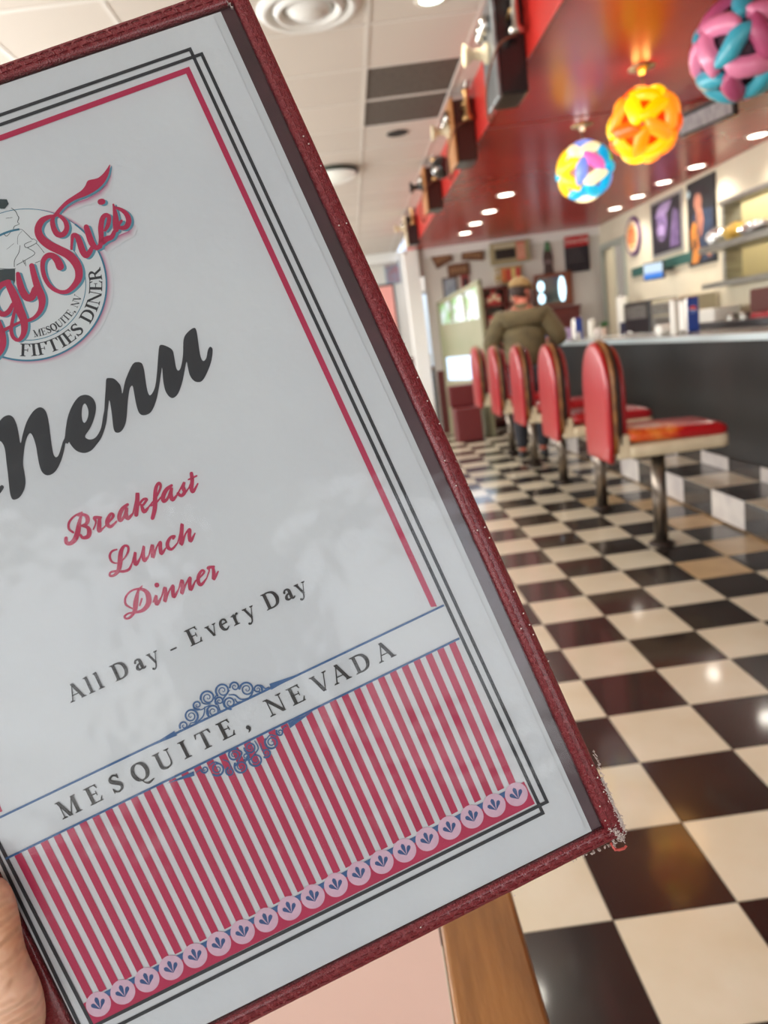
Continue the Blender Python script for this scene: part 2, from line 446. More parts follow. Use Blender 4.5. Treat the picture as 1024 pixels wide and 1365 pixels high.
def pendant(x, y, z, R, label, mats, power, lcol, rot, bulb):
    t = thing('pendant_lamp', label, 'pendant lamp', (x, y, SZ), 0, 'swirl ball pendant lamps over the counter')
    chrome = mat('warm_chrome', (200, 176, 140), .25, metal=1)
    MB().lathe([(.0001, -.04), (.02, -.04), (.03, -.02), (.075, -.008), (.075, 0)], n=20).build('canopy', chrome, t, smooth=True)
    MB().tube([(0, 0, -.03), (0, 0, z-SZ+R*.9)], .008, 8).build('stem', mat('amber_cord', (96, 62, 40), .5), t)
    c = Vector((0, 0, z-SZ)); RM = Euler(rot).to_matrix()
    meshes = {}
    for k, (a, b) in enumerate(IE):
        m = mats[k % len(mats)] if len(mats) < 9 else random.choice(mats)
        if m.name not in meshes: meshes[m.name] = piece_mb.mesh('piece', m, True)
        mid = (a+b).normalized(); ex = (b-a).normalized(); ey = mid.cross(ex)
        M3 = Matrix((ex, ey, mid)).transposed()
        o = bpy.data.objects.new('shade_piece', meshes[m.name]); C.objects.link(o); o.parent = t
        o.matrix_local = Matrix.Translation(c) @ (RM @ M3).to_4x4() @ Matrix.Scale(R, 4)
    MB().sphere(c, R*.8, 20, 12).build('inner_liner', bulb, t, smooth=True)
    if power:
        l = bpy.data.lights.new('bulb', 'POINT'); l.energy = power; l.color = lcol; l.shadow_soft_size = R*1.05
        lo = bpy.data.objects.new('bulb', l); C.objects.link(lo); lo.parent = t; lo.location = (0, 0, z-SZ-R*1.25)
        l2 = l.copy(); l2.energy = power*.18; l2.shadow_soft_size = .05
        lo = bpy.data.objects.new('bulb', l2); C.objects.link(lo); lo.parent = t; lo.location = (0, 0, (z-SZ+R)*.5)
    return t
def glow(n, c, s): return mat(n, c, .35, emit=c, estr=s, coat=.3)
Y1 = [glow('shade_yellow', (255, 180, 0), 1.0), glow('shade_amber', (255, 140, 5), .85), glow('shade_orange', (250, 95, 5), .8), glow('shade_lemon', (255, 205, 10), 1.15), glow('shade_amber2', (255, 150, 30), .85)]
pendant(1.803, 4.39, 2.425, .185, 'glowing yellow and orange ball pendant lamp of interlocking swirls', Y1, 5, (1, .5, .12), (.4, .3, .2), glow('liner_orange', (200, 50, 5), .6))
M2 = [glow('p_cyan', (0, 170, 225), .75), glow('p_yellow', (255, 205, 40), .9), glow('p_pink', (240, 110, 190), .75), glow('p_blue', (120, 150, 240), .75), glow('p_green', (140, 210, 10), .8),
      glow('p_orange', (240, 120, 40), .7), glow('p_white', (255, 245, 190), .9), glow('p_lilac', (180, 150, 240), .7), glow('p_cyan2', (30, 190, 230), .75)]
pendant(1.796, 5.44, 2.42, .185, 'smaller-looking multicoloured ball pendant lamp with blue, yellow and pink swirls', M2, 1.6, (1, .85, .8), (1.1, .2, .6), glow('liner_pale', (150, 110, 120), .5))
m_pk = mat('shade_pink', (228, 132, 170), .35, coat=.4); m_cy = mat('shade_turquoise', (60, 168, 190), .35, coat=.4); m_mg = mat('shade_rose', (180, 80, 120), .4)
pendant(1.80, 3.335, 2.43, .19, 'unlit pink and turquoise ball pendant lamp at the upper right', [m_pk, m_cy, m_pk, m_cy, m_mg], 0, (1, 1, 1), (.2, .9, .1), mat('liner_dark', (70, 40, 60), .6))

# ================================================================== COUNTER
CT = 1.20
m_panel = mat('counter_front_dark', (24, 26, 25), .42, noise=(40, 36, 33), nscale=1.6, spec=.35, stretch=(1, 1, .5))
t = thing('lunch_counter', 'long diner counter with pale worktop edge and dark front panel', 'counter', (2.6, 1.2, 0))
MB().box(.03, .40, 0, 9.4, .302, CT-.05).build('front_panel', m_panel, t)
m_top = mat('counter_top', (190, 196, 192), .25, noise=(176, 182, 180), nscale=9, coat=.4)
MB().box(-.14, .52, 0, 9.4, CT-.05, CT).build('worktop', m_top, t, bevel=.01)
MB().box(-.146, -.138, 0, 9.4, CT-.046, CT-.006).build('metal_edge', mat('edge_alu', (196, 210, 212), .3, metal=.5), t)

# ------------------------------------------------------------------ stools
m_vin = mat('red_vinyl', (160, 16, 26), .33, noise=(158, 18, 26), nscale=6, coat=.25, bump=.05, bscale=30)
m_cream = mat('cream_vinyl', (222, 208, 176), .4, noise=(206, 190, 158), nscale=9)
m_pipe = mat('worn_gold_piping', (150, 100, 48), .4, noise=(96, 58, 30), nscale=14)
m_dk = mat('dark_vinyl', (34, 22, 20), .5)
m_post = mat('worn_chrome', (150, 138, 124), .28, metal=.9, noise=(88, 78, 70), nscale=22, stretch=(1, 1, .25))
# worn orange patch on the near seat
m_worn = mat('red_vinyl_worn', (178, 20, 26), .33, coat=.25)
n = m_worn.node_tree; p = n.nodes['Principled BSDF']
tc = n.nodes.new('ShaderNodeTexCoord'); mp = n.nodes.new('ShaderNodeMapping'); mp.inputs['Scale'].default_value = (3.4, 5, 0)
mp.inputs['Location'].default_value = (.36, .5, 0)
gr = n.nodes.new('ShaderNodeTexGradient'); gr.gradient_type = 'SPHERICAL'
ns = n.nodes.new('ShaderNodeTexNoise'); ns.inputs['Scale'].default_value = 18; ns.inputs['Detail'].default_value = 6
mul = n.nodes.new('ShaderNodeMath'); mul.operation = 'MULTIPLY'
rp = n.nodes.new('ShaderNodeValToRGB'); e = rp.color_ramp.elements
e[0].position = .10; e[0].color = srgb(178, 20, 26); e[1].position = .26; e[1].color = srgb(232, 140, 60)
e2 = rp.color_ramp.elements.new(.17); e2.color = srgb(214, 80, 26)
e3 = rp.color_ramp.elements.new(.38); e3.color = srgb(226, 196, 170)
n.links.new(tc.outputs['Object'], mp.inputs[0]); n.links.new(mp.outputs[0], gr.inputs[0]); n.links.new(tc.outputs['Object'], ns.inputs[0])
n.links.new(gr.outputs[1], mul.inputs[0]); n.links.new(ns.outputs[0], mul.inputs[1]); n.links.new(mul.outputs[0], rp.inputs[0]); n.links.new(rp.outputs[0], p.inputs['Base Color'])

def back_profile(w_, z0, z1, n=14, ins=0):
    w2 = w_/2-ins; zc = z1-.30
    pts = [(-w2*.94, z0+ins), (w2*.94, z0+ins), (w2, z0+.12)]
    for k in range(n+1):
        a = PI*k/n; pts.append((w2*math.cos(a), zc+(z1-ins-zc)*math.sin(a)**.85 if math.sin(a) > 0 else zc))
    pts.append((-w2, z0+.12))
    return pts
def pad_slab(x0, x1, w_, z0, z1, puff=.012):
    """rounded-top slab with a soft edge between x0 and x1"""
    rings = [(x0, .035), (x0+(x1-x0)*.06+0, .012), (x0+(x1-x0)*.3, 0), (x0+(x1-x0)*.7, 0), (x1-(x1-x0)*.06, .012), (x1, .035)]
    mb = MB(); vs = []; fs = []; base = None
    for x, ins in rings:
        pr = back_profile(w_, z0, z1, 16, ins); nn = len(pr)
        vs += [(x, y, z) for y, z in pr]
    for i in range(len(rings)-1):
        for j in range(nn): fs.append((i*nn+j, i*nn+(j+1) % nn, (i+1)*nn+(j+1) % nn, (i+1)*nn+j))
    fs += [tuple(range(nn)), tuple(reversed(range((len(rings)-1)*nn, len(rings)*nn)))]
    return mb.add(vs, fs)
def rrect(x0, x1, y0, y1, r, n=5):
    pts = []
    for cx, cy, a0 in ((x1-r, y0+r, -PI/2), (x1-r, y1-r, 0), (x0+r, y1-r, PI/2), (x0+r, y0+r, PI)):
        for k in range(n+1):
            a = a0+PI/2*k/n; pts.append((cx+r*math.cos(a), cy+r*math.sin(a)))
    return pts
def loft(rings, cap=True):
    mb = MB(); nn = len(rings[0]); vs = [p for r in rings for p in r]; fs = []
    for i in range(len(rings)-1):
        for j in range(nn): fs.append((i*nn+j, i*nn+(j+1) % nn, (i+1)*nn+(j+1) % nn, (i+1)*nn+j))
    if cap: fs += [tuple(range(nn)), tuple(reversed(range((len(rings)-1)*nn, len(rings)*nn)))]
    return mb.add(vs, fs)
def make_stool(label, worn, loc):
    t = thing('bar_stool', label, 'bar stool', loc, 0, 'bar stools along the counter')
    MB().tube([(0, 0, .01), (0, 0, .6)], .042, 20).build('post', m_post, t, smooth=True)
    MB().lathe([(.0001, .03), (.045, .03), (.075, .014), (.08, 0)], n=24).build('floor_flange', mat('dark_flange', (52, 42, 36), .5, metal=.4), t, smooth=True)
    MB().lathe([(.0001, .60), (.12, .60), (.10, .585), (.045, .575)], n=20).build('mounting_plate', m_dk, t)
    w2 = .215; x0, x1 = -.26, .35
    loft([[(x, y, .600) for x, y in rrect(x0+.01, x1-.01, -w2+.01, w2-.01, .05)], [(x, y, .61) for x, y in rrect(x0, x1, -w2, w2, .055)],
          [(x, y, .668) for x, y in rrect(x0, x1, -w2, w2, .055)], [(x, y, .676) for x, y in rrect(x0+.012, x1-.012, -w2+.012, w2-.012, .05)]]).build('seat_band', m_cream, t, smooth=True)
    rings = []
    for ins, z in ((.012, .672), (.004, .685), (.0, .702), (.008, .722), (.03, .738), (.07, .748), (.13, .754)):
        rings.append([(x, y, z+.03*max(0, (-x-.0)/.26)) for x, y in rrect(x0+ins, x1-ins, -w2+ins, w2-ins, max(.06-ins*.3, .02))])
    loft(rings).build('seat_cushion', m_worn if worn else m_vin, t, smooth=True)
    # L-shaped cream bracket where seat meets back
    MB().box(-.315, -.235, -.205, .205, .602, .745).build('back_bracket', m_cream, t, bevel=.012)
    pad_slab(-.365, -.325, .43, .585, 1.275).build('back_shell', m_vin, t, smooth=True)
    pad_slab(-.33, -.30, .445, .64, 1.288).build('piping', m_pipe, t, smooth=True)
    pad_slab(-.302, -.275, .43, .66, 1.272).build('back_core', m_dk, t, smooth=True)
    pad_slab(-.278, -.24, .40, .70, 1.245).build('back_pad', m_vin, t, smooth=True)
    return t
st = make_stool('nearest red bar stool, its seat worn orange and white', True, (1.745, 4.285, 0))
st2 = make_stool('second nearest red bar stool, just behind the worn one', False, (1.738, 5.35, 0))
for (x, y, lb) in ((1.75, 6.43, 'third red bar stool from the front of the row'), (1.735, 7.42, 'fourth red bar stool, beside the man in the olive jacket'),
                   (1.735, 8.52, 'farthest red bar stool in view, narrow at the left end of the row')):
    dup(st2, (x, y, 0), lb)

# ================================================================== TABLE UNDER THE MENU
t = thing('diner_table', 'pink-topped diner table with a broad worn wooden edge', 'table', (-.42, .42, 0))
m_pinkt = mat('pink_laminate', (216, 188, 176), .3, noise=(208, 180, 168), nscale=3, coat=.2)
m_wood = mat('oiled_wood', (150, 102, 52), .35, noise=(104, 66, 32), nscale=5, stretch=(5, .8, 3), bump=.2, bscale=20, coat=.35)
MB().box(-.50, .4285, -.55, .75, .735, .76).build('table_top', m_pinkt, t)
MB().box(.430, .521, -.55, .75, .715, .762).build('wooden_edge', m_wood, t, bevel=.006, seg=3)
MB().lathe([(.04, .03), (.04, .70), (.12, .735)], c=(0, .1, 0), n=16).build('pedestal', m_dk, t, smooth=True)
MB().lathe([(.0001, .05), (.06, .045), (.27, .012), (.28, 0)], c=(0, .1, 0), n=24).build('base_plate', m_dk, t, smooth=True)

# ================================================================== THE MENU
RM3 = Euler((-0.0210, 0.0827, 0.4254), 'XYZ').to_matrix()
TM = Vector((-0.1319, -0.2319, -0.3208))
menu = bpy.data.objects.new('menu', None); C.objects.link(menu); menu.empty_display_size = .05
tag(menu, 'large diner menu in a stitched maroon cover held up by a hand', 'menu')
M4 = Matrix.Translation(Vector((0, 0, CAM_Z))) @ CR.to_4x4() @ Matrix.Translation(TM) @ RM3.to_4x4()
menu.matrix_world = M4
nrm = RM3.col[2]
def pt(x, y):
    """point of the photograph -> x, y on the menu's own sheet (metres)"""
    d = Vector(((x-512)/FPX, -(y-682.5)/FPX, -1)); t = nrm.dot(TM)/nrm.dot(d)
    q = RM3.transposed() @ (d*t-TM); return (q.x, q.y)
m_ink = mat('ink_black', (36, 40, 46), .6); m_crim = mat('ink_crimson', (180, 28, 78), .55, noise=(172, 26, 72), nscale=60)
m_blue = mat('ink_blue', (44, 90, 140), .55); m_teal = mat('ink_teal', (80, 140, 158), .55); m_dots = mat('ink_pale_pink', (214, 182, 198), .55, noise=(206, 172, 190), nscale=300)
m_paper = mat('menu_paper', (206, 210, 212), .6, noise=(201, 205, 208), nscale=14, bump=.7, bscale=90)
m_paper2 = mat('menu_paper_under', (200, 205, 207), .6)
PZ = .0009
def catmull(P, n=6, closed=False):
    out = []; k = len(P)
    rng = range(k) if closed else range(k-1)
    for i in rng:
        if closed: p0, p1, p2, p3 = P[i-1], P[i], P[(i+1) % k], P[(i+2) % k]
        else: p0, p1, p2, p3 = P[max(i-1, 0)], P[i], P[i+1], P[min(i+2, k-1)]
        for s in range(n):
            u = s/n
            out.append(tuple(.5*((2*b)+(c-a)*u+(2*a-5*b+4*c-d)*u*u+(-a+3*b-3*c+d)*u**3) for a, b, c, d in zip(p0, p1, p2, p3)))
    if not closed: out.append(tuple(P[-1]))
    return out
class Ink:
    """flat print gathered on one layer of the sheet"""
    def __init__(s, layer): s.mb = MB(); s.z = PZ+layer*.00004
    def poly(s, pts, holes=()):
        loops = [[Vector((x, y, 0)) for x, y in pts]]+[[Vector((x, y, 0)) for x, y in h] for h in holes]
        flat = [v for l in loops for v in l]
        tris = tessellate_polygon(loops)
        s.mb.add([(v.x, v.y, s.z) for v in flat], [tuple(t) for t in tris]); return s
    def quad(s, a, b, c, d): s.mb.add([(p[0], p[1], s.z) for p in (a, b, c, d)], [(0, 1, 2, 3)]); return s
    def ribbon(s, P, n=6, closed=False, cap=True):
        """P: (x, y, half width) in sheet metres"""
        Q = catmull(P, n, closed) if n > 1 else P
        k = len(Q); vs = []; fs = []
        for i in range(k):
            if closed: a, b = Q[i-1], Q[(i+1) % k]
            else: a, b = Q[max(i-1, 0)], Q[min(i+1, k-1)]
            dx, dy = b[0]-a[0], b[1]-a[1]; l = math.hypot(dx, dy) or 1
            nx, ny = -dy/l*Q[i][2], dx/l*Q[i][2]
            vs += [(Q[i][0]+nx, Q[i][1]+ny, s.z), (Q[i][0]-nx, Q[i][1]-ny, s.z)]
        for i in range(k if closed else k-1):
            j = (i+1) % k; fs.append((2*i, 2*i+1, 2*j+1, 2*j))
        s.mb.add(vs, fs)
        if cap and not closed:
            for q in (Q[0], Q[-1]): s.disc(q[0], q[1], q[2], 10)
        return s
    def disc(s, x, y, r, n=32):
        s.mb.add([(x+r*math.cos(2*PI*k/n), y+r*math.sin(2*PI*k/n), s.z) for k in range(n)], [tuple(range(n))]); return s
    def build(s, name, m, parent):
        me = bpy.data.meshes.new(name)
        # faces overlap inside one print: keep them apart by no more than a hair
        vs = []; fs = []
        for k, f in enumerate(s.mb.f):
            b = len(vs); off = (k % 7)*2e-6
            vs += [(s.mb.v[i][0], s.mb.v[i][1], s.mb.v[i][2]+off) for i in f]; fs.append(tuple(range(b, b+len(f))))
        me.from_pydata(vs, [], fs); me.materials.append(m); me.update()
        bm = bmesh.new(); bm.from_mesh(me)
        for f in bm.faces:
            f.normal_update()
            if f.normal.z < 0: f.normal_flip()
        bm.to_mesh(me); bm.free()
        o = bpy.data.objects.new(name, me); C.objects.link(o); o.parent = parent; return o
K = 1/3030.0       # a pixel of the photograph on the sheet, metres
def crop(x0, y0, s):
    """coordinates read in an enlarged crop -> sheet"""
    return lambda x, y: pt(x0+x/s, y0+y/s)
def strokes(ink, f, s, L, off=(0, 0), grow=0):
    for st_ in L:
        ink.ribbon([(*f(p[0]+off[0], p[1]+off[1]), (p[2]+grow)/s*K) for p in st_], 5)

# --- cover board, strips and sleeve
def line_int(p, q, r, s_):
    x1, y1 = p; x2, y2 = q; x3, y3 = r; x4, y4 = s_
    d = (x1-x2)*(y3-y4)-(y1-y2)*(x3-x4)
    return (((x1*y2-y1*x2)*(x3-x4)-(x1-x2)*(x3*y4-y3*x4))/d, ((x1*y2-y1*x2)*(y3-y4)-(y1-y2)*(x3*y4-y3*x4))/d)
RO = (pt(340, 18), pt(739, 900)); RI = (pt(313, 12), pt(712, 900))          # right strip, outer and inner edge
BO = (pt(400, 1329), pt(812, 1121)); BI = (pt(400, 1304), pt(789, 1109))    # bottom strip
TO = (pt(0, 89), pt(180, 26)); TI = (pt(0, 111), pt(308, 8))                # top strip
leftI = (pt(98, 1365), pt(52, 1270)); leftO = (pt(56, 1365), pt(10, 1270))
def off_left(l): return l
c_br, c_tr = line_int(*RO, *BO), line_int(*RO, *TO)
i_br, i_tr = line_int(*RI, *BI), line_int(*RI, *TI)
c_bl, c_tl = line_int(*leftO, *BO), line_int(*leftO, *TO)
i_bl, i_tl = line_int(*leftI, *BI), line_int(*leftI, *TI)
m_lea = bpy.data.materials.new('maroon_leatherette'); m_lea.use_nodes = True
n = m_lea.node_tree; p = n.nodes['Principled BSDF']; p.inputs['Base Color'].default_value = srgb(120, 20, 34); p.inputs['Roughness'].default_value = .34; p.inputs['Coat Weight'].default_value = .5; p.inputs['Coat Roughness'].default_value = .22
tc = n.nodes.new('ShaderNodeTexCoord'); vo = n.nodes.new('ShaderNodeTexVoronoi'); vo.inputs['Scale'].default_value = 620; vo.feature = 'DISTANCE_TO_EDGE'
ns = n.nodes.new('ShaderNodeTexNoise'); ns.inputs['Scale'].default_value = 350; ns.inputs['Detail'].default_value = 6
mxv = n.nodes.new('ShaderNodeVectorMath'); mxv.operation = 'MULTIPLY_ADD'; mxv.inputs[1].default_value = (.004, .004, .004)
n.links.new(ns.outputs['Color'], mxv.inputs[0]); n.links.new(tc.outputs['Object'], mxv.inputs[2]); n.links.new(tc.outputs['Object'], ns.inputs[0])
b = n.nodes.new('ShaderNodeBump'); b.inputs['Strength'].default_value = 1.0; b.inputs['Distance'].default_value = .0014
n.links.new(mxv.outputs[0], vo.inputs['Vector']); n.links.new(vo.outputs['Distance'], b.inputs['Height']); n.links.new(b.outputs[0], p.inputs['Normal'])
MB().prism([c_bl, c_br, c_tr, c_tl], -.005, -.0012).build('cover_board', m_lea, menu, bevel=.0008)
m_in = mat('sleeve_backing', (74, 38, 48), .4, noise=(50, 28, 36), nscale=20, coat=.3)
MB().prism([i_bl, i_br, i_tr, i_tl], -.0012, -.0008).build('sleeve_backing', m_in, menu)
def strip(name, a, b_, c, d, e0=1, e1=1):
    """raised padded strip: outer a-b, inner d-c"""
    n1 = 60; rows = []
    for k in range(n1+1):
        u = k/n1
        o_ = (a[0]+(b_[0]-a[0])*u, a[1]+(b_[1]-a[1])*u); q = (d[0]+(c[0]-d[0])*u, d[1]+(c[1]-d[1])*u)
        r = []
        for w_, z in ((0, -.004), (0, .0002), (.03, .0012), (.10, .0019), (.5, .0022), (.90, .0019), (.97, .0013), (1, .0006), (1, -.001)):
            jit = (random.random()-.5)*.00022
            r.append((o_[0]+(q[0]-o_[0])*w_, o_[1]+(q[1]-o_[1])*w_, z+(jit if 0 < w_ < 1 else 0)))
        rows.append(r)
    return loft(rows).build(name, m_lea, menu, smooth=True)
strip('edge_strip', c_br, c_tr, i_tr, i_br)
strip('edge_strip', c_bl, c_br, i_br, i_bl)
strip('edge_strip', c_tr, c_tl, i_tl, i_tr)
strip('edge_strip', c_tl, c_bl, i_bl, i_tl)
# stitching: two rows of short threads on every strip
stitch = MB()
def row(o0, o1, q0, q1, frac, dash=.0042, gap=.0014):
    a = Vector((o0[0]+(q0[0]-o0[0])*frac, o0[1]+(q0[1]-o0[1])*frac)); b_ = Vector((o1[0]+(q1[0]-o1[0])*frac, o1[1]+(q1[1]-o1[1])*frac))
    l = (b_-a).length; d = (b_-a)/l; s_ = 0
    while s_+dash < l:
        p0 = a+d*s_; p1 = a+d*(s_+dash); pm_ = (p0+p1)/2
        z = .00235
        stitch.tube([(p0.x, p0.y, z-.0006), (p0.x+d.x*.0005, p0.y+d.y*.0005, z), (pm_.x, pm_.y, z+.0002), (p1.x-d.x*.0005, p1.y-d.y*.0005, z), (p1.x, p1.y, z-.0006)], .0003, 5)
        s_ += dash+gap
for fr in (.27, .62):
    row(c_br, c_tr, i_br, i_tr, fr); row(c_bl, c_br, i_bl, i_br, fr); row(c_tr, c_tl, i_tr, i_tl, fr)
tag(stitch.build('stitching', mat('dark_red_thread', (104, 18, 30), .6), menu, smooth=True), kind='stuff')
# frayed white core showing at the worn lower right corner and along the edge
fr_ = MB()
for (x0, y0, x1, y1, cnt, sp) in ((800, 1035, 832, 1108, 260, 1.7), (790, 1000, 803, 1035, 22, 1.0), (814, 1100, 828, 1118, 120, 2.6), (762, 1146, 820, 1122, 30, .9), (598, 590, 626, 655, 12, 1.0), (535, 450, 542, 465, 4, .8), (300, 2, 312, 14, 10, 1.2), (808, 1100, 818, 1126, 26, 1.6)):
    for k in range(cnt):
        u = random.random(); bx, by = x0+(x1-x0)*u+random.gauss(0, sp*.6), y0+(y1-y0)*u+random.gauss(0, sp*.6)
        P = []; hx, hy = random.uniform(-1, 1), random.uniform(-1, 1)
        for q in range(4):
            X, Y = pt(bx, by); P.append((X, Y, .0010+random.uniform(-.001, .0016))); bx += hx*sp*.5+random.gauss(0, sp*.25); by += hy*sp*.5+random.gauss(0, sp*.25)
        fr_.tube(P, .00022, 4)
tag(fr_.build('frayed_threads', mat('white_thread', (205, 196, 192), .8), menu), kind='stuff')
rt = MB().tube([(*pt(x, y), .001) for x, y in ((813, 1122), (817, 1129), (824, 1132), (831, 1130), (834, 1126))], .0006, 6)
rt.tube([(*pt(x, y), .002) for x, y in ((814, 1124), (818, 1131), (824, 1130), (829, 1128))], .0005, 6)
tag(rt.build('loose_thread', mat('coral_thread', (190, 84, 78), .7), menu, smooth=True), label='loose coral thread at the corner')
# small bright nicks in the strip
nk = MB()
for (x, y) in ((405, 186), (412, 196), (428, 225), (462, 301), (452, 304), (549, 480), (556, 505), (569, 536), (585, 566), (592, 615), (607, 648), (635, 707), (645, 703), (651, 717), (683, 788), (696, 817), (693, 837), (704, 832), (709, 845), (729, 880), (787, 1018), (794, 1034), (802, 1053), (797, 1072), (804, 1091), (684, 1190), (560, 1232)):
    X, Y = pt(x, y); nk.sphere((X, Y, .0028), (.0004, .0004, .0003), 6, 4)
tag(nk.build('nicks', mat('white_thread', (205, 196, 192), .8), menu), kind='stuff')

# --- sheets
under = [pt(405, 260), pt(789, 1109), pt(785, 1115), i_bl, i_tl, (i_tl[0], i_tl[1]), pt(180, 56), pt(296, 19)]
u_br = line_int(pt(405, 260), pt(695, 900), *BI); u_tr = line_int(pt(405, 260), pt(695, 900), *TI)
MB().prism([(i_bl[0]+.001, i_bl[1]+.0005), (u_br[0], u_br[1]+.0004), (u_tr[0], u_tr[1]-.001), (i_tl[0]+.001, i_tl[1]-.001)], -.0006, .0).build('rear_sheet', m_paper2, menu)
f_r = (pt(284, 21), pt(687, 900)); f_b = (pt(702, 1147), pt(785, 1105)); f_t = (pt(0, 117), pt(180, 56))
f_br, f_tr = line_int(*f_r, *f_b), line_int(*f_r, *f_t)
f_l = (pt(97, 1365), pt(50, 1270)); f_bl, f_tl = line_int(*f_l, *f_b), line_int(*f_l, *f_t)
MB().prism([(f_bl[0]+.0015, f_bl[1]+.0), f_br, f_tr, (f_tl[0]+.0015, f_tl[1])], .0, .0007).build('front_sheet', m_paper, menu)
sheet = menu.children[-1] if False else [o for o in menu.children if o.name.startswith('front_sheet')][0]

# --- frames
def frame_lines(corners, hw, layer, m, name):
    """corners bl, br, tr, tl as the outer edges"""
    n_ = len(corners); ink = Ink(layer)
    cx = sum(c[0] for c in corners)/4; cy = sum(c[1] for c in corners)/4
    inner = []
    for k in range(4):
        a, b_, c = Vector(corners[k-1]), Vector(corners[k]), Vector(corners[(k+1) % 4])
        e1 = (a-b_).normalized(); e2 = (c-b_).normalized(); inner.append(tuple(b_+(e1+e2)*hw*2))
    for k in range(4):
        j = (k+1) % 4; ink.quad(corners[k], corners[j], inner[j], inner[k])
    return ink.build(name, m, sheet)
lin_o = (pt(29, 1208), pt(103, 1363)); lin_i = (pt(4.5, 1137), pt(114.5, 1352))
topA = (pt(0, 153), pt(255, 64.5)); topB = (pt(0, 166), pt(270.5, 71))
rA = (pt(255, 64.5), pt(726, 1084)); rB = (pt(270.5, 71), pt(731.5, 1069))
botA = (pt(400, 1247), pt(726, 1084)); botB = (pt(400, 1233), pt(731.5, 1069))
for l, t_, r, b_, ly in ((lin_o, topA, rA, botA, 1), (lin_i, topB, rB, botB, 2)):
    frame_lines([line_int(*l, *b_), line_int(*r, *b_), line_int(*r, *t_), line_int(*l, *t_)], 2.4*K, ly, m_ink, 'printed_frame')
# crimson frame above the blue rule
ink = Ink(1)
q0, q1 = pt(252.7, 90.5), pt(582.3, 808); hw = 8.2*K
d = Vector((q1[0]-q0[0], q1[1]-q0[1])).normalized()
tl_ = pt(0, 182); dt = Vector((tl_[0]-q0[0], tl_[1]-q0[1])).normalized()
lx = pt(-3, 1084)
c_in = (q0[0]+(d.x+dt.x)*hw, q0[1]+(d.y+dt.y)*hw)
ink.quad(q0, c_in, (q1[0]+dt.x*hw, q1[1]+dt.y*hw+.0008), q1)
tll = line_int(q0, (q0[0]+dt.x, q0[1]+dt.y), lx, (lx[0]+.0, lx[1]+1))
ink.quad(q0, tll, (tll[0]+d.x*hw, tll[1]+d.y*hw), c_in)
ink.quad(tll, (tll[0]+hw, tll[1]), (lx[0]+hw, lx[1]), lx)
ink.build('printed_border', m_crim, sheet)

# --- stripes, band, dots
s0 = Vector(pt(20.4, 1140)); s1 = Vector(pt(597.5, 857.5)); e0 = Vector(pt(117, 1330)); e1 = Vector(pt(678.5, 1046))
ink = Ink(1); NS = 36
for k in range(NS):
    u = k/(NS-1); a = s0.lerp(s1, u); b_ = e0.lerp(e1, u); wd = (s1-s0)/(NS-1)*.54
    ink.quad(a, a+wd, b_+wd, b_)
ink.build('printed_stripes', m_crim, sheet)
ink = Ink(2)
bA, bB = Vector(pt(112, 1345)), Vector(pt(694, 1052)); bC, bD = Vector(pt(712.5, 1070.5)), Vector(pt(124, 1364.5))
ink.quad(bD, bC, Vector(pt(698, 1041)), Vector(pt(110, 1337)))
ink.build('printed_band', m_crim, sheet)
dA, dB = Vector(pt(132.3, 1336.6)), Vector(pt(687.7, 1057.8)); ND = 19
dd = (dB-dA)/(ND-1); du = dd.normalized(); dn = Vector((-du.y, du.x))
ink0, ink1, ink2 = Ink(3), Ink(4), Ink(5)
for k in range(ND):
    c = dA+dd*k; r = 16.4*K
    ink1.disc(c.x, c.y, r)
    if k < ND-1:
        q = c+dd*.5+dn*11*K; ink0.poly([tuple(q-du*6*K), tuple(q-dn*9*K), tuple(q+du*6*K)])
    # three-petalled tulip, tilted as the print
    base = c-dn*7.5*K
    for ang, ln in ((.66, 14.5), (.0, 17.5), (-.66, 14.5)):
        ax = (du*math.sin(-ang)+dn*math.cos(ang)).normalized(); sx = Vector((ax.y, -ax.x))
        P = []
        for w_, h in ((0, 0), (1.3, .35), (2.7, .68), (2.5, .88), (0, 1.0), (-2.5, .88), (-2.7, .68), (-1.3, .35)):
            P.append(tuple(base+ax*h*ln*K+sx*w_*K))
        ink2.poly(P)
ink0.build('printed_points', m_blue, sheet); ink1.build('printed_dots', m_dots, sheet); ink2.build('printed_petals', mat('ink_navy', (44, 78, 128), .55), sheet)

# --- blue rules and scrollwork
ink = Ink(6)
ink.ribbon([(*pt(-6, 1092), 1.5*K), (*pt(591.5, 806.5), 1.5*K)], 1, cap=False)
ink.ribbon([(*pt(9, 1143.5), 1.5*K), (*pt(612, 850.5), 1.5*K)], 1, cap=False)
ink.poly([pt(196, 996.5), pt(233, 973.5), pt(237, 979.5)]); ink.poly([pt(359.5, 911), pt(362, 919), pt(398, 898)])
ink.poly([pt(222, 1044), pt(259, 1027), pt(260, 1033)]); ink.poly([pt(384, 963), pt(387, 970), pt(418, 947)])
f4 = crop(240, 890, 6.4)
def spiral(cx, cy, r, a0, turns, cw, w0=7):
    P = []
    for k in range(int(turns*12)+1):
        u = k/(turns*12); a = a0+(1 if cw else -1)*2*PI*turns*u; rr = r*(1-u)**.85+2
        P.append((*f4(cx+rr*math.cos(a), cy+rr*math.sin(a)), (w0*(1-u)+2.2)/6.4*K))
    ink.ribbon(P, 2)
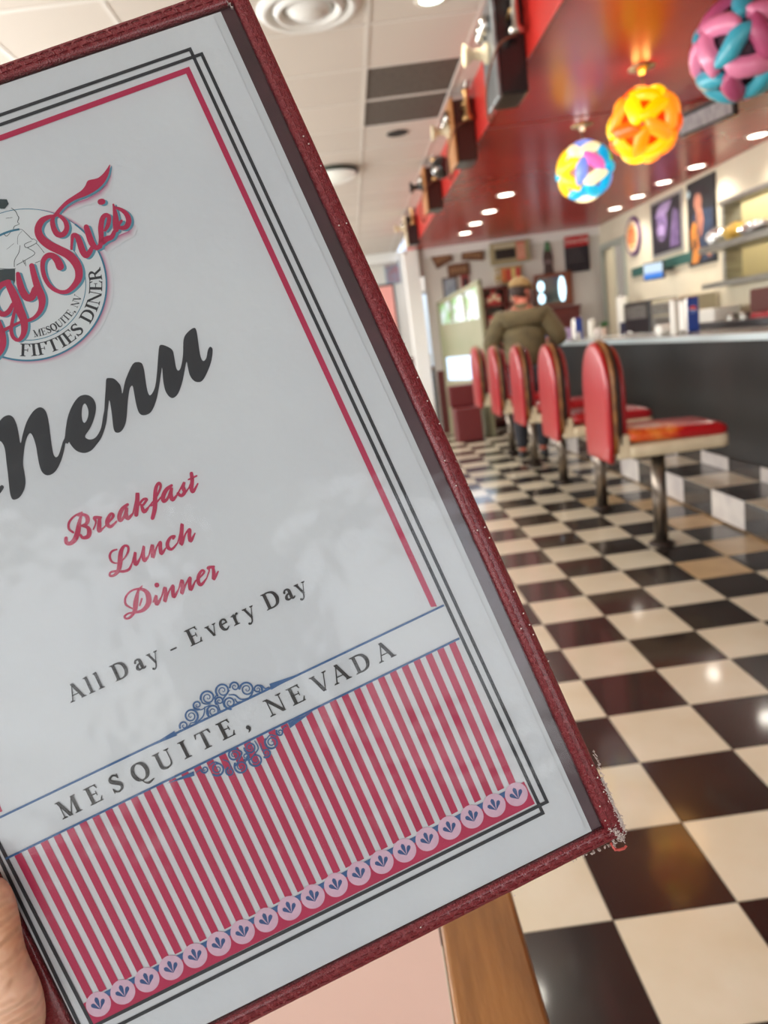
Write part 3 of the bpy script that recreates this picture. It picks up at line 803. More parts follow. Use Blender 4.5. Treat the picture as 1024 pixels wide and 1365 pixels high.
for (cx, cy, r, a0, tn, cw) in ((38, 490, 36, 2.6, 1.4, 1), (97, 408, 60, .9, 2.1, 0), (152, 315, 38, 1.2, 1.6, 1), (240, 252, 60, 2.9, 2.0, 1), (287, 368, 56, 2.2, 1.9, 1), (340, 280, 36, 2.4, 1.6, 1),
                                (368, 192, 60, 2.4, 2.0, 1), (428, 296, 52, 1.4, 1.9, 1), (470, 158, 40, 3.0, 1.6, 1), (572, 180, 60, 3.2, 2.1, 1), (665, 180, 36, 0.2, 1.6, 0),
                                (215, 862, 30, 3.0, 1.5, 0), (322, 858, 58, 2.2, 2.0, 0), (430, 880, 36, 4.2, 1.6, 0), (465, 740, 50, 5.0, 1.9, 0), (525, 838, 58, 3.6, 2.0, 0),
                                (565, 752, 30, 2.0, 1.5, 0), (600, 675, 48, 3.0, 1.9, 0), (648, 780, 58, 3.2, 2.0, 0), (738, 722, 38, 2.0, 1.6, 0), (785, 632, 58, 3.6, 2.0, 0), (855, 545, 30, 3.5, 1.5, 0)):
    spiral(cx, cy, r, a0, tn, cw)
for L_ in ([(0, 530, 5), (50, 520, 6), (90, 480, 5)], [(90, 470, 4), (160, 450, 6), (205, 400, 6), (215, 330, 4)], [(120, 330, 4), (180, 355, 5), (250, 320, 5), (320, 330, 4)], [(215, 430, 5), (245, 420, 6), (245, 360, 4)],
           [(180, 250, 4), (200, 300, 6), (265, 305, 4)], [(320, 225, 4), (300, 260, 6), (330, 320, 5), (345, 370, 6)], [(380, 330, 5), (370, 270, 7), (400, 225, 6), (425, 190, 4)], [(420, 230, 4), (470, 230, 6), (520, 265, 6), (590, 255, 7), (625, 200, 6)],
           [(470, 262, 4), (490, 290, 6), (515, 285, 4)], [(630, 190, 4), (690, 205, 4)], [(665, 145, 4), (700, 150, 6), (730, 175, 6), (760, 160, 3)],
           [(180, 860, 4), (140, 890, 4)], [(250, 830, 4), (300, 800, 6), (350, 820, 6)], [(370, 780, 4), (420, 800, 6), (440, 860, 5)], [(480, 690, 5), (530, 720, 7), (500, 790, 6), (480, 830, 5)], [(550, 700, 4), (580, 740, 6), (560, 800, 5)], [(640, 620, 5), (670, 680, 6), (640, 730, 6), (600, 780, 5)], [(690, 640, 4), (700, 690, 6), (720, 700, 4)], [(730, 620, 4), (770, 570, 6), (820, 580, 6)], [(870, 560, 4), (885, 510, 5), (910, 495, 4)]):
    strokes(ink, f4, 6.4, [L_])
ink.build('printed_scrollwork', m_blue, sheet)

# --- the word Menu
fa = lambda x, y: pt(x/6.827, 500+y/6.827)
fb = lambda x, y: pt(130+x/6.024, 420+y/6.024)
A1 = [(-60, 520), (0, 430), (40, 385), (90, 368), (130, 390), (158, 450), (175, 520), (195, 622), (215, 540), (250, 430), (300, 345), (350, 302), (390, 300), (425, 335), (445, 400), (460, 500), (475, 620), (492, 715), (515, 750), (540, 730), (562, 665), (580, 605), (596, 570), (605, 490), (625, 380), (665, 280), (720, 205), (780, 183), (835, 200), (870, 245), (880, 305), (865, 390), (830, 480), (782, 555), (800, 582), (840, 588), (885, 560), (925, 485), (945, 370), (955, 320), (960, 230), (968, 110)]
B1 = [(72, 545), (78, 515), (95, 509), (140, 516), (185, 562), (197, 600), (205, 632), (225, 540), (255, 460), (290, 395), (325, 381), (360, 392), (378, 440), (390, 520), (405, 610), (425, 648), (450, 620), (468, 570), (480, 480), (490, 350), (498, 265), (515, 243), (560, 255), (605, 285), (620, 340), (635, 425), (655, 450), (675, 415), (690, 320), (695, 200), (725, 145), (775, 108), (798, 130), (812, 220), (825, 310), (840, 360), (858, 372), (878, 345), (888, 290), (903, 261), (920, 264), (928, 290), (918, 370), (890, 450), (850, 525), (810, 543), (770, 525), (742, 480), (728, 420), (718, 380), (705, 440), (685, 540), (650, 635), (608, 670), (572, 650), (545, 600), (530, 520), (523, 428), (513, 480), (500, 570), (475, 690), (435, 780), (378, 808), (338, 788), (315, 720), (300, 640), (290, 585), (280, 571), (262, 600), (248, 700), (235, 850), (205, 925), (165, 948), (135, 920), (120, 800), (101, 688), (88, 760), (75, 870), (40, 980)]
A2 = [(887, 632), (835, 690), (770, 712), (700, 690), (650, 635), (636, 612), (622, 628), (603, 625), (590, 690), (560, 790), (510, 880), (445, 915), (395, 890), (368, 830), (350, 740), (335, 650), (310, 568), (285, 532), (262, 552), (240, 610), (225, 700), (218, 810), (232, 900), (240, 980), (225, 1050), (185, 1115), (130, 1135), (105, 1100), (92, 1020), (80, 900), (65, 780), (55, 690), (35, 630), (0, 605), (-30, 700), (-60, 900), (-110, 1000), (-140, 900), (-130, 700)]
out = catmull([fa(*p_) for p_ in A1]+[fb(*p_) for p_ in B1]+[fa(*p_) for p_ in A2], 4, True)
hole = catmull([fa(*p_) for p_ in [(780, 263), (803, 300), (812, 350), (800, 405), (775, 438), (755, 410), (750, 350), (757, 290)]], 3, True)
ink = Ink(1); ink.poly(out, [hole])
strokes(ink, fa, 6.827, [[(-60, 1100, 26), (-10, 1065, 24), (25, 1022, 20)]])
ink.build('printed_title', m_ink, sheet)

# --- brush script lines
fk = crop(80, 620, 5.12); fl = crop(130, 690, 5.69)
BR = [[(155, 322, 4), (135, 400, 13), (125, 460, 17), (105, 510, 16), (75, 535, 13), (48, 528, 12), (46, 500, 12)], [(155, 322, 4), (105, 348, 6), (68, 390, 7), (66, 435, 7), (95, 460, 6)],
      [(130, 345, 6), (172, 340, 10), (193, 365, 14), (185, 400, 11), (152, 415, 6)], [(152, 415, 5), (192, 425, 11), (205, 455, 15), (195, 488, 14), (160, 496, 9), (146, 478, 7)],
      [(233, 438, 4), (250, 390, 5), (240, 360, 11), (285, 358, 6)], [(275, 362, 9), (272, 415, 14), (272, 450, 12), (300, 430, 5)],
      [(300, 430, 4), (340, 388, 5), (368, 348, 9), (352, 332, 8), (330, 370, 12), (328, 405, 13), (352, 420, 10), (390, 385, 5)],
      [(465, 270, 9), (430, 300, 13), (410, 345, 14), (415, 378, 12), (440, 355, 8), (460, 290, 8), (455, 335, 12), (468, 365, 12), (502, 330, 5)],
      [(502, 330, 4), (522, 240, 5), (532, 192, 12), (530, 270, 14), (524, 340, 13)], [(532, 290, 5), (568, 238, 7), (596, 235, 8), (572, 272, 7)], [(560, 275, 8), (578, 318, 13), (610, 285, 4)],
      [(610, 285, 4), (660, 220, 5), (690, 150, 7), (678, 124, 9), (657, 160, 11), (652, 240, 14), (650, 300, 14), (635, 362, 12)], [(625, 278, 5), (660, 258, 5), (692, 220, 4)],
      [(765, 140, 8), (730, 168, 13), (707, 215, 14), (712, 248, 12), (740, 225, 8), (765, 155, 8), (760, 200, 12), (772, 238, 12), (805, 200, 4)],
      [(805, 200, 4), (850, 118, 6), (842, 150, 12), (853, 185, 12), (832, 210, 10), (808, 195, 9)], [(858, 190, 5), (880, 160, 4)],
      [(900, 58, 11), (905, 110, 12), (900, 160, 13), (912, 182, 10), (943, 128, 4)], [(880, 100, 4), (935, 75, 5)], [(880, 160, 3), (898, 120, 4)]]
LU = [[(150, 242, 5), (115, 255, 7), (98, 290, 8), (112, 332, 7), (150, 345, 4), (200, 318, 4), (235, 262, 7), (236, 222, 8), (208, 215, 9), (182, 260, 15), (175, 340, 18), (163, 400, 15), (130, 437, 9), (100, 440, 8), (104, 415, 7), (150, 404, 7), (200, 408, 9), (245, 390, 9), (268, 340, 4)],
      [(268, 340, 4), (290, 262, 8), (286, 310, 13), (296, 355, 13), (330, 300, 5), (355, 215, 7), (350, 280, 13), (362, 325, 13), (395, 285, 4)],
      [(395, 285, 4), (418, 208, 10), (422, 250, 13), (425, 300, 12), (450, 230, 5), (480, 185, 10), (480, 230, 13), (490, 273, 12), (522, 230, 4)],
      [(578, 158, 9), (590, 140, 6), (560, 148, 9), (535, 190, 13), (540, 228, 13), (570, 238, 9), (612, 190, 4)],
      [(612, 190, 4), (640, 80, 5), (645, 50, 12), (640, 130, 14), (640, 203, 13), (670, 125, 5), (702, 90, 11), (700, 135, 13), (710, 178, 12), (742, 120, 4)]]
DI = [[(342, 518, 4), (312, 560, 9), (295, 640, 18), (288, 700, 15), (260, 748, 9), (225, 765, 7), (210, 748, 7), (240, 725, 6), (290, 718, 8), (350, 700, 13), (390, 650, 19), (390, 592, 19), (362, 552, 13), (310, 540, 7), (252, 560, 6), (216, 610, 7), (222, 660, 7), (272, 690, 4)], [(340, 615, 6), (325, 665, 5)],
      [(425, 640, 4), (448, 590, 8), (446, 620, 13), (456, 655, 13), (490, 600, 4)], [(453, 510, 17), (455, 512, 17)],
      [(490, 600, 4), (514, 530, 10), (520, 580, 13), (515, 635, 12), (545, 560, 5), (575, 515, 10), (575, 560, 13), (585, 600, 12), (620, 540, 4)],
      [(620, 540, 4), (642, 475, 10), (648, 520, 13), (643, 575, 12), (675, 500, 5), (705, 455, 10), (702, 500, 13), (712, 545, 12), (745, 480, 4)],
      [(745, 480, 4), (785, 448, 5), (812, 412, 8), (795, 400, 8), (770, 440, 12), (768, 488, 13), (790, 508, 11), (830, 460, 4)],
      [(830, 460, 4), (850, 400, 5), (842, 380, 11), (885, 372, 8)], [(878, 375, 9), (885, 420, 13), (885, 465, 12), (918, 408, 4)]]
for nm_, f, s_, L_ in (('printed_lettering', fk, 5.12, BR), ('printed_lettering', fl, 5.69, LU), ('printed_lettering', fl, 5.69, DI)):
    ink = Ink(1); strokes(ink, f, s_, L_, grow=1.7); ink.build(nm_, m_crim, sheet)

# --- serif type, drawn with strokes on a unit cap height
def RB(*P): return ('r', P)
def PG(*P): return ('p', P)
def bar(x0, y0, x1, y1): return PG((x0, y0), (x1, y0), (x1, y1), (x0, y1))
def dg(x0, y0, x1, y1, w_): return PG((x0-w_/2, y0), (x0+w_/2, y0), (x1+w_/2, y1), (x1-w_/2, y1))
def sf(x, y, hw=.15, up=1): return PG((x-hw, y), (x+hw, y), (x+hw, y+.04*up), (x+hw*.45, y+.09*up), (x-hw*.45, y+.09*up), (x-hw, y+.04*up))
GL = {
 'A': (1.02, [dg(.14, 0, .5, 1, .07), dg(.84, 0, .48, 1.02, .19), bar(.27, .32, .68, .38), sf(.14, 0, .14), sf(.85, 0, .17)]),
 'D': (1.0, [bar(.13, 0, .32, 1), sf(.22, 0, .2), sf(.22, 1, .2, -1), RB((.3, .965, .035), (.52, .95, .04), (.74, .82, .075), (.84, .5, .1), (.74, .18, .075), (.52, .05, .04), (.3, .035, .035))]),
 'E': (.84, [bar(.13, 0, .32, 1), sf(.2, 0, .18), sf(.2, 1, .18, -1), bar(.2, 0, .76, .065), bar(.2, .935, .72, 1), bar(.3, .48, .58, .54), PG((.70, 0), (.8, .26), (.75, .27), (.6, .03)), PG((.68, 1), (.74, .76), (.69, .75), (.58, .97)), bar(.55, .38, .6, .64)]),
 'F': (.78, [bar(.13, 0, .32, 1), sf(.22, 0, .2), sf(.2, 1, .18, -1), bar(.2, .935, .72, 1), bar(.3, .46, .56, .52), PG((.68, 1), (.74, .74), (.69, .73), (.58, .97)), bar(.53, .36, .58, .62)]),
 'I': (.5, [bar(.16, 0, .35, 1), sf(.255, 0, .22), sf(.255, 1, .22, -1)]),
 'M': (1.25, [bar(.17, 0, .23, 1), dg(.17, 1, .56, .0, .2), dg(.56, .02, .98, 1, .07), bar(.9, 0, 1.09, 1), sf(.2, 0, .16), sf(1.0, 0, .2), bar(.02, .94, .26, 1), bar(.92, .94, 1.18, 1)]),
 'N': (1.08, [bar(.17, 0, .23, 1), dg(.17, 1, .86, 0, .2), bar(.86, 0, .92, 1), sf(.2, 0, .16), sf(.89, 1, .16, -1), bar(.02, .94, .26, 1)]),
 'Q': (1.08, [RB((.52, .985, .03), (.26, .86, .085), (.14, .5, .1), (.26, .14, .085), (.52, .015, .03), (.78, .14, .085), (.9, .5, .1), (.78, .86, .085), (.52, .985, .03)), RB((.45, .03, .03), (.52, -.16, .03), (.72, -.26, .06), (1.02, -.18, .02))]),
 'R': (.98, [bar(.13, 0, .32, 1), sf(.22, 0, .2), sf(.2, 1, .18, -1), RB((.3, .965, .035), (.52, .95, .045), (.67, .76, .09), (.54, .54, .045), (.3, .5, .035)), dg(.84, 0, .5, .52, .2), sf(.86, 0, .13)]),
 'S': (.76, [RB((.6, .76, .025), (.54, .9, .04), (.38, .97, .04), (.2, .88, .06), (.18, .7, .085), (.4, .53, .1), (.6, .35, .09), (.58, .14, .06), (.38, .03, .04), (.2, .1, .04), (.12, .26, .025)), bar(.59, .72, .64, .99), bar(.09, .01, .14, .3)]),
 'T': (.96, [bar(.38, 0, .57, 1), sf(.475, 0, .22), bar(.06, .935, .89, 1), PG((.06, 1), (.03, .72), (.08, .72), (.18, .95)), PG((.89, 1), (.92, .72), (.87, .72), (.77, .95))]),
 'U': (1.05, [bar(.14, .3, .33, 1), sf(.235, 1, .21, -1), RB((.235, .34, .095), (.27, .13, .08), (.5, .03, .05), (.76, .12, .035), (.83, .34, .03)), bar(.8, .3, .86, 1), sf(.83, 1, .15, -1)]),
 'V': (1.0, [dg(.16, 1, .5, -.02, .19), dg(.84, 1, .52, -.02, .06), sf(.16, 1, .17, -1), sf(.85, 1, .13, -1)]),
 ',': (.3, [RB((.15, .06, .1), (.2, -.02, .08), (.17, -.13, .04), (.09, -.2, .015))]),
 '-': (.4, [bar(.02, .26, .42, .36)]),
 'l': (.42, [bar(.13, 0, .3, 1.04), sf(.215, 0, .19), PG((.02, 1.0), (.16, .9), (.3, 1.06))]),
 'a': (.62, [RB((.13, .52, .06), (.2, .64, .04), (.36, .64, .05), (.42, .5, .08), (.42, .12, .08), (.52, .04, .04), (.6, .1, .02)), RB((.42, .4, .03), (.22, .34, .05), (.12, .18, .08), (.2, .06, .05), (.36, .08, .03), (.42, .16, .02))]),
 'y': (.66, [dg(.14, .66, .36, .04, .15), dg(.58, .66, .36, .02, .05), RB((.36, .06, .04), (.28, -.18, .03), (.16, -.28, .04), (.08, -.24, .06)), sf(.14, .68, .14, -1), sf(.57, .68, .11, -1)]),
 'v': (.66, [dg(.14, .66, .36, -.02, .15), dg(.58, .66, .37, -.02, .05), sf(.14, .68, .14, -1), sf(.57, .68, .11, -1)]),
 'e': (.6, [RB((.13, .38, .03), (.46, .42, .03)), RB((.47, .4, .03), (.44, .58, .05), (.3, .66, .04), (.14, .54, .07), (.1, .32, .08), (.17, .1, .07), (.33, .02, .04), (.5, .14, .02))]),
 'r': (.52, [bar(.13, 0, .29, .64), sf(.2, 0, .19), PG((.0, .58), (.14, .52), (.29, .7)), RB((.28, .42, .02), (.34, .58, .03), (.43, .62, .06))]),
}
def glyph(ink, ch, o, ex, ey):
    F = lambda x, y: (o[0]+ex[0]*x+ey[0]*y, o[1]+ex[1]*x+ey[1]*y)
    sc = math.hypot(*ey)
    for kind, P in GL[ch][1]:
        if kind == 'p': ink.poly([F(*q) for q in P])
        else: ink.ribbon([(*F(q[0], q[1]), (q[2]+.012)*sc) for q in P], 5)
def typeset(name, m, items, p0, dirv, cap, wx=1.0):
    """items: (character, distance in photo pixels along the base line)"""
    ink = Ink(6)
    upv = (dirv[1], -dirv[0])
    upv = (upv[0], upv[1]) if upv[1] < 0 else (-upv[0], -upv[1])
    for ch, s_ in items:
        x, y = p0[0]+dirv[0]*s_, p0[1]+dirv[1]*s_
        o = pt(x, y); a = pt(x+dirv[0]*cap*wx, y+dirv[1]*cap*wx); b_ = pt(x+upv[0]*cap, y+upv[1]*cap)
        glyph(ink, ch, o, (a[0]-o[0], a[1]-o[1]), (b_[0]-o[0], b_[1]-o[1]))
    return ink.build(name, m, sheet)
m_type = mat('ink_soft_black', (36, 34, 34), .6)
typeset('printed_lettering', m_type, list(zip('MESQUITE,NEVADA', (0, 42, 76, 108, 144, 181, 205, 238, 272, 308, 342, 377, 404, 436, 470))), (84, 1092), (.897, -.442), 24, 1.06)
typeset('printed_lettering', m_type, list(zip('AllDay-EveryDay', (0, 27, 41, 66, 97, 117, 149, 176, 203, 222, 240, 258, 288, 316, 334))), (95.5, 936.5), (.905, -.425), 22.5, 1.04)

# --- round emblem
ec = (38, 380)
E0 = Vector(pt(*ec)); R0 = (Vector(pt(ec[0]+105, ec[1]))-E0).length
ink = Ink(1); ink.disc(E0.x, E0.y, R0, 96); ink.build('printed_disc', mat('ink_white', (208, 213, 214), .6), sheet)
def ring(ink, r, hw, a0=0, a1=360, c=E0):
    P = [(c.x+r*math.cos(math.radians(a)), c.y+r*math.sin(math.radians(a)), hw) for a in [a0+(a1-a0)*k/90 for k in range(91)]]
    ink.ribbon(P, 1, cap=False)
tl = bpy.data.materials.new('ink_soft_rose'); tl.use_nodes = True
def soft_ring():
    """rose halo print on the outer side of the emblem, fading outwards"""
    n_ = tl.node_tree; p_ = n_.nodes['Principled BSDF']; p_.inputs['Roughness'].default_value = .6
    at = n_.nodes.new('ShaderNodeAttribute'); at.attribute_name = 'fade'
    mx = n_.nodes.new('ShaderNodeMix'); mx.data_type = 'RGBA'
    mx.inputs['A'].default_value = srgb(206, 210, 212); mx.inputs['B'].default_value = srgb(172, 70, 118)
    n_.links.new(at.outputs['Fac'], mx.inputs['Factor']); n_.links.new(mx.outputs['Result'], p_.inputs['Base Color'])
soft_ring()
def soft_mesh(name, rows, z):
    """rows: list of (inner point, outer point); fade 1 -> 0"""
    vs = []; fd = []; fs = []; K_ = 5
    for a, b_ in rows:
        for k in range(K_+1):
            u = k/K_; vs.append((a[0]+(b_[0]-a[0])*u, a[1]+(b_[1]-a[1])*u, z)); fd.append((1-u)**1.6)
    for i in range(len(rows)-1):
        for k in range(K_): fs.append((i*(K_+1)+k, i*(K_+1)+k+1, (i+1)*(K_+1)+k+1, (i+1)*(K_+1)+k))
    me = bpy.data.meshes.new(name); me.from_pydata(vs, [], fs); me.materials.append(tl)
    at = me.attributes.new('fade', 'FLOAT', 'POINT'); at.data.foreach_set('value', fd)
    o = bpy.data.objects.new(name, me); C.objects.link(o); o.parent = sheet
rows = []
for k in range(91):
    a = math.radians(-150+210*k/90); wd = .0032*max(0, math.sin((a+math.radians(150))/math.radians(210)*PI))**.6+1e-5
    c_, s_ = math.cos(a), math.sin(a)
    rows.append(((E0.x+R0*c_, E0.y+R0*s_), (E0.x+(R0+wd)*c_, E0.y+(R0+wd)*s_)))
soft_mesh('printed_halo', rows, PZ+.00002)
ink = Ink(2)
ring(ink, R0, .00042, -160, 30); ring(ink, R0, .00016, 30, 200); ring(ink, R0*.735, .00018, -120, 20); ring(ink, R0*.735, .0005, 75, 140)
ink.build('printed_rings', mat('ink_ring', (48, 116, 142), .55), sheet)
# curved type: unit vectors follow the circle
def arc_text(text, r, cap, a0, a1, m, wx):
    ink = Ink(3); ws = [GL[c][0] if c != ' ' else .5 for c in text]; tot = sum(ws); s_ = 0
    for c, w_ in zip(text, ws):
        a = math.radians(a0+(a1-a0)*(s_+w_*.5)/tot); s_ += w_
        if c == ' ': continue
        ux, uy = -math.cos(a), -math.sin(a)              # up = towards the centre
        tx, ty = -math.sin(a), math.cos(a)               # reading direction, anticlockwise
        cap_ = cap; wd = wx
        o = (E0.x+r*math.cos(a)-tx*w_*.5*wd, E0.y+r*math.sin(a)-ty*w_*.5*wd)
        glyph(ink, c, o, (tx*wd, ty*wd), (ux*cap_, uy*cap_))
    ink.build('printed_lettering', m, sheet)
rot_e = 0.4254   # the print leans with the sheet: angles below are on the sheet
def sheet_ang(x, y):
    q = Vector(pt(x, y))-E0; return math.degrees(math.atan2(q.y, q.x))
aF, aR = sheet_ang(27, 478), sheet_ang(134, 357)
if aR < aF: aR += 360
arc_text('FIFTIES DINER', R0*.945, R0*.165, aF, aR, m_ink, (math.radians(aR-aF)*R0*.945)/(sum(GL[c][0] if c != ' ' else .5 for c in 'FIFTIES DINER')))
aM, aV = sheet_ang(46, 447), sheet_ang(104, 394)
if aV < aM: aV += 360
arc_text('MESQUITE, NV', R0*.70, R0*.095, aM, aV, m_ink, (math.radians(aV-aM)*R0*.70)/(sum(GL[c][0] if c != ' ' else .5 for c in 'MESQUITE, NV')))

# script of the emblem
fs_ = crop(40, 260, 6.827); fg = crop(0, 340, 8.53); ft = crop(60, 210, 7.877)
fl_poly = [(690, 85), (683, 160), (655, 235), (610, 300), (540, 360), (440, 415), (330, 455), (240, 510), (180, 570), (150, 615), (115, 640), (95, 625), (110, 595), (150, 545), (230, 465), (320, 405), (390, 358), (430, 310), (450, 265), (475, 248), (560, 228), (620, 180), (665, 120)]
SUE = [[(225, 195, 14), (212, 250, 22), (228, 320, 26), (262, 368, 28), (312, 365, 27), (342, 315, 24), (332, 255, 22), (295, 212, 18), (250, 185, 14)],
       [(240, 200, 12), (185, 208, 20), (115, 245, 30), (82, 320, 34), (105, 395, 38), (175, 458, 42), (255, 500, 42), (345, 545, 42), (410, 605, 42), (448, 680, 38), (450, 760, 34), (410, 830, 27), (345, 885, 21), (270, 886, 19), (200, 845, 20), (150, 775, 21), (125, 690, 21), (128, 610, 23), (165, 562, 26), (215, 562, 30), (258, 605, 35), (282, 660, 38)],
       [(385, 500, 12), (390, 430, 14), (400, 375, 20), (435, 385, 25), (460, 440, 29), (485, 515, 31), (515, 560, 27), (545, 535, 25), (570, 490, 20)],
       [(520, 300, 26), (545, 380, 30), (572, 450, 30), (612, 490, 24), (645, 470, 22)],
       [(645, 480, 20), (655, 400, 24), (652, 300, 26), (668, 220, 24), (700, 192, 22), (727, 215, 20), (715, 285, 20), (690, 330, 14)], [(660, 440, 30), (705, 408, 28), (750, 390, 24), (775, 340, 18)],
       [(765, 95, 8), (782, 180, 22), (788, 260, 30), (790, 325, 26)], [(775, 120, 12), (840, 145, 18), (888, 190, 24), (905, 250, 26), (880, 300, 24), (832, 308, 19), (812, 285, 15), (838, 245, 14)],
       [(650, 72, 30), (665, 70, 30)]]
GY_ = [[(215, 222, 24), (232, 310, 36), (262, 410, 42), (315, 490, 44), (375, 485, 42), (410, 400, 40)], [(372, 130, 30), (398, 240, 36), (438, 370, 42), (478, 470, 46), (490, 550, 40), (468, 640, 30), (410, 712, 22), (340, 750, 20), (290, 755, 18)],
       [(95, 320, 34), (138, 400, 45), (185, 500, 50), (228, 620, 52), (275, 730, 46), (290, 830, 40), (272, 920, 30), (220, 975, 22), (165, 945, 22), (140, 870, 22), (150, 770, 20), (180, 640, 18), (200, 560, 16)],
       [(110, 315, 30), (30, 350, 34), (-30, 420, 34), (-60, 540, 34), (-10, 650, 34), (55, 682, 32), (115, 645, 30), (155, 570, 24)], [(-40, 920, 26), (40, 870, 22), (120, 830, 20), (210, 785, 16), (300, 750, 18)],
       [(-10, 760, 30), (35, 890, 36), (48, 1000, 38), (20, 1090, 38), (-40, 1170, 34)]]
# soft rose shade behind the flourish and the last letters
rows = []
lo_ = [(700, 100), (690, 200), (650, 290), (570, 375), (455, 440), (340, 480), (250, 530), (190, 590)]
for k, (x, y) in enumerate(lo_):
    w_ = 26*math.sin(PI*(k+.6)/(len(lo_)+.2)); rows.append((ft(x, y), ft(x+w_*1.5+8, y+w_*1.9+8)))
soft_mesh('printed_halo', rows, PZ+.00003)
rows = []
for k, (x, y) in enumerate([(935, 190), (955, 270), (925, 350), (850, 380), (790, 420), (730, 455), (690, 500)]):
    rows.append((fs_(x-25, y-12), fs_(x+28, y+42)))
soft_mesh('printed_halo', rows, PZ+.00003)
ink = Ink(4)
ink.poly(catmull([ft(x+20, y+14) for x, y in fl_poly], 3, True)); strokes(ink, fs_, 6.827, SUE, (24, 10)); strokes(ink, fg, 8.53, GY_, (30, 8))
ink.build('printed_shadow_lettering', m_teal, sheet)
ink = Ink(5)
ink.poly(catmull([ft(*q) for q in fl_poly], 3, True)); strokes(ink, fs_, 6.827, SUE); strokes(ink, fg, 8.53, GY_)
ink.build('printed_lettering', m_crim, sheet)
# plain line figure of a waitress at the edge of the emblem
fw = crop(0, 250, 9.1)
ink = Ink(3); thin = mat('ink_line', (50, 64, 68), .6)
for L_ in ([(180, 500, 2), (180, 520, 3), (270, 520, 3), (320, 560, 4), (400, 640, 4)], [(400, 640, 4), (430, 640, 3), (455, 680, 4), (340, 740, 5), (310, 700, 4), (395, 660, 3)], [(455, 690, 4), (500, 740, 3), (545, 800, 4)], [(350, 745, 4), (435, 810, 4), (320, 890, 4), (215, 950, 4)],
           [(500, 900, 4), (440, 925, 4)], [(255, 715, 3), (240, 800, 4), (190, 890, 4), (185, 970, 4)], [(0, 990, 4), (100, 1000, 5), (200, 995, 4)], [(150, 260, 3), (200, 300, 5), (225, 350, 4), (240, 380, 5), (225, 430, 4), (245, 455, 3), (190, 480, 4), (175, 510, 4)],
           [(280, 540, 2), (230, 600, 2), (225, 700, 2)], [(95, 760, 2), (180, 690, 2)], [(85, 385, 3), (160, 375, 3)], [(60, 575, 4), (95, 600, 4), (150, 540, 2)], [(290, 890, 4), (310, 940, 4)], [(315, 900, 3), (325, 960, 4)]):
    strokes(ink, fw, 9.1, [L_])
ink.poly([fw(-30, 150), fw(95, 155), fw(118, 210), fw(70, 270), fw(20, 270), fw(-30, 250)])
ink.poly([fw(-30, 1005), fw(195, 1000), fw(195, 1140), fw(185, 1180), fw(-30, 1190)])
ink.build('printed_figure', thin, sheet)
# clear sleeve over the sheets, slightly wavy
m_film = film_mat('clear_sleeve', 1.34, .12, .42, 34, (250, 252, 253))
nx_, ny_ = 26, 44; vs = []; fs = []
for j in range(ny_+1):
    v_ = j/ny_
    for i in range(nx_+1):
        u = i/nx_
        x = (i_bl[0]*(1-u)+i_br[0]*u)*(1-v_)+(i_tl[0]*(1-u)+i_tr[0]*u)*v_
        y = (i_bl[1]*(1-u)+i_br[1]*u)*(1-v_)+(i_tl[1]*(1-u)+i_tr[1]*u)*v_
        vs.append((x, y, .0019+.0004*math.sin(7*u+5*v_)*math.sin(3*v_+2*u)))
for j in range(ny_):
    for i in range(nx_): fs.append((j*(nx_+1)+i, j*(nx_+1)+i+1, (j+1)*(nx_+1)+i+1, (j+1)*(nx_+1)+i))
MB().add(vs, fs).build('clear_sleeve', m_film, menu, smooth=True)

# ================================================================== THE HAND
m_skin = bpy.data.materials.new('skin'); m_skin.use_nodes = True
n = m_skin.node_tree; p = n.nodes['Principled BSDF']; p.inputs['Roughness'].default_value = .48
p.inputs['Subsurface Weight'].default_value = .12; p.inputs['Subsurface Radius'].default_value = (.01, .004, .002); p.inputs['Subsurface Scale'].default_value = .5
tc = n.nodes.new('ShaderNodeTexCoord'); ns = n.nodes.new('ShaderNodeTexNoise'); ns.inputs['Scale'].default_value = 45; ns.inputs['Detail'].default_value = 5
rp = n.nodes.new('ShaderNodeValToRGB'); rp.color_ramp.elements[0].color = srgb(206, 156, 122); rp.color_ramp.elements[1].color = srgb(226, 186, 158); rp.color_ramp.elements[0].position = .35; rp.color_ramp.elements[1].position = .65
wv = n.nodes.new('ShaderNodeTexWave'); wv.inputs['Scale'].default_value = 45; wv.inputs['Distortion'].default_value = 6; wv.inputs['Detail'].default_value = 3; wv.bands_direction = 'Y'
b = n.nodes.new('ShaderNodeBump'); b.inputs['Strength'].default_value = .7; b.inputs['Distance'].default_value = .002
n.links.new(tc.outputs['Object'], ns.inputs[0]); n.links.new(ns.outputs[0], rp.inputs[0]); n.links.new(rp.outputs[0], p.inputs['Base Color'])
n.links.new(tc.outputs['Object'], wv.inputs[0]); n.links.new(wv.outputs[1], b.inputs['Height']); n.links.new(b.outputs[0], p.inputs['Normal'])
def PM(x, y, z): q = pt(x, y); return (q[0], q[1], z)
hand = bpy.data.objects.new('hand', None); C.objects.link(hand); hand.empty_display_size = .03
hand.matrix_world = M4; tag(hand, 'left hand gripping the lower left edge of the menu, thumb over the front', 'hand')
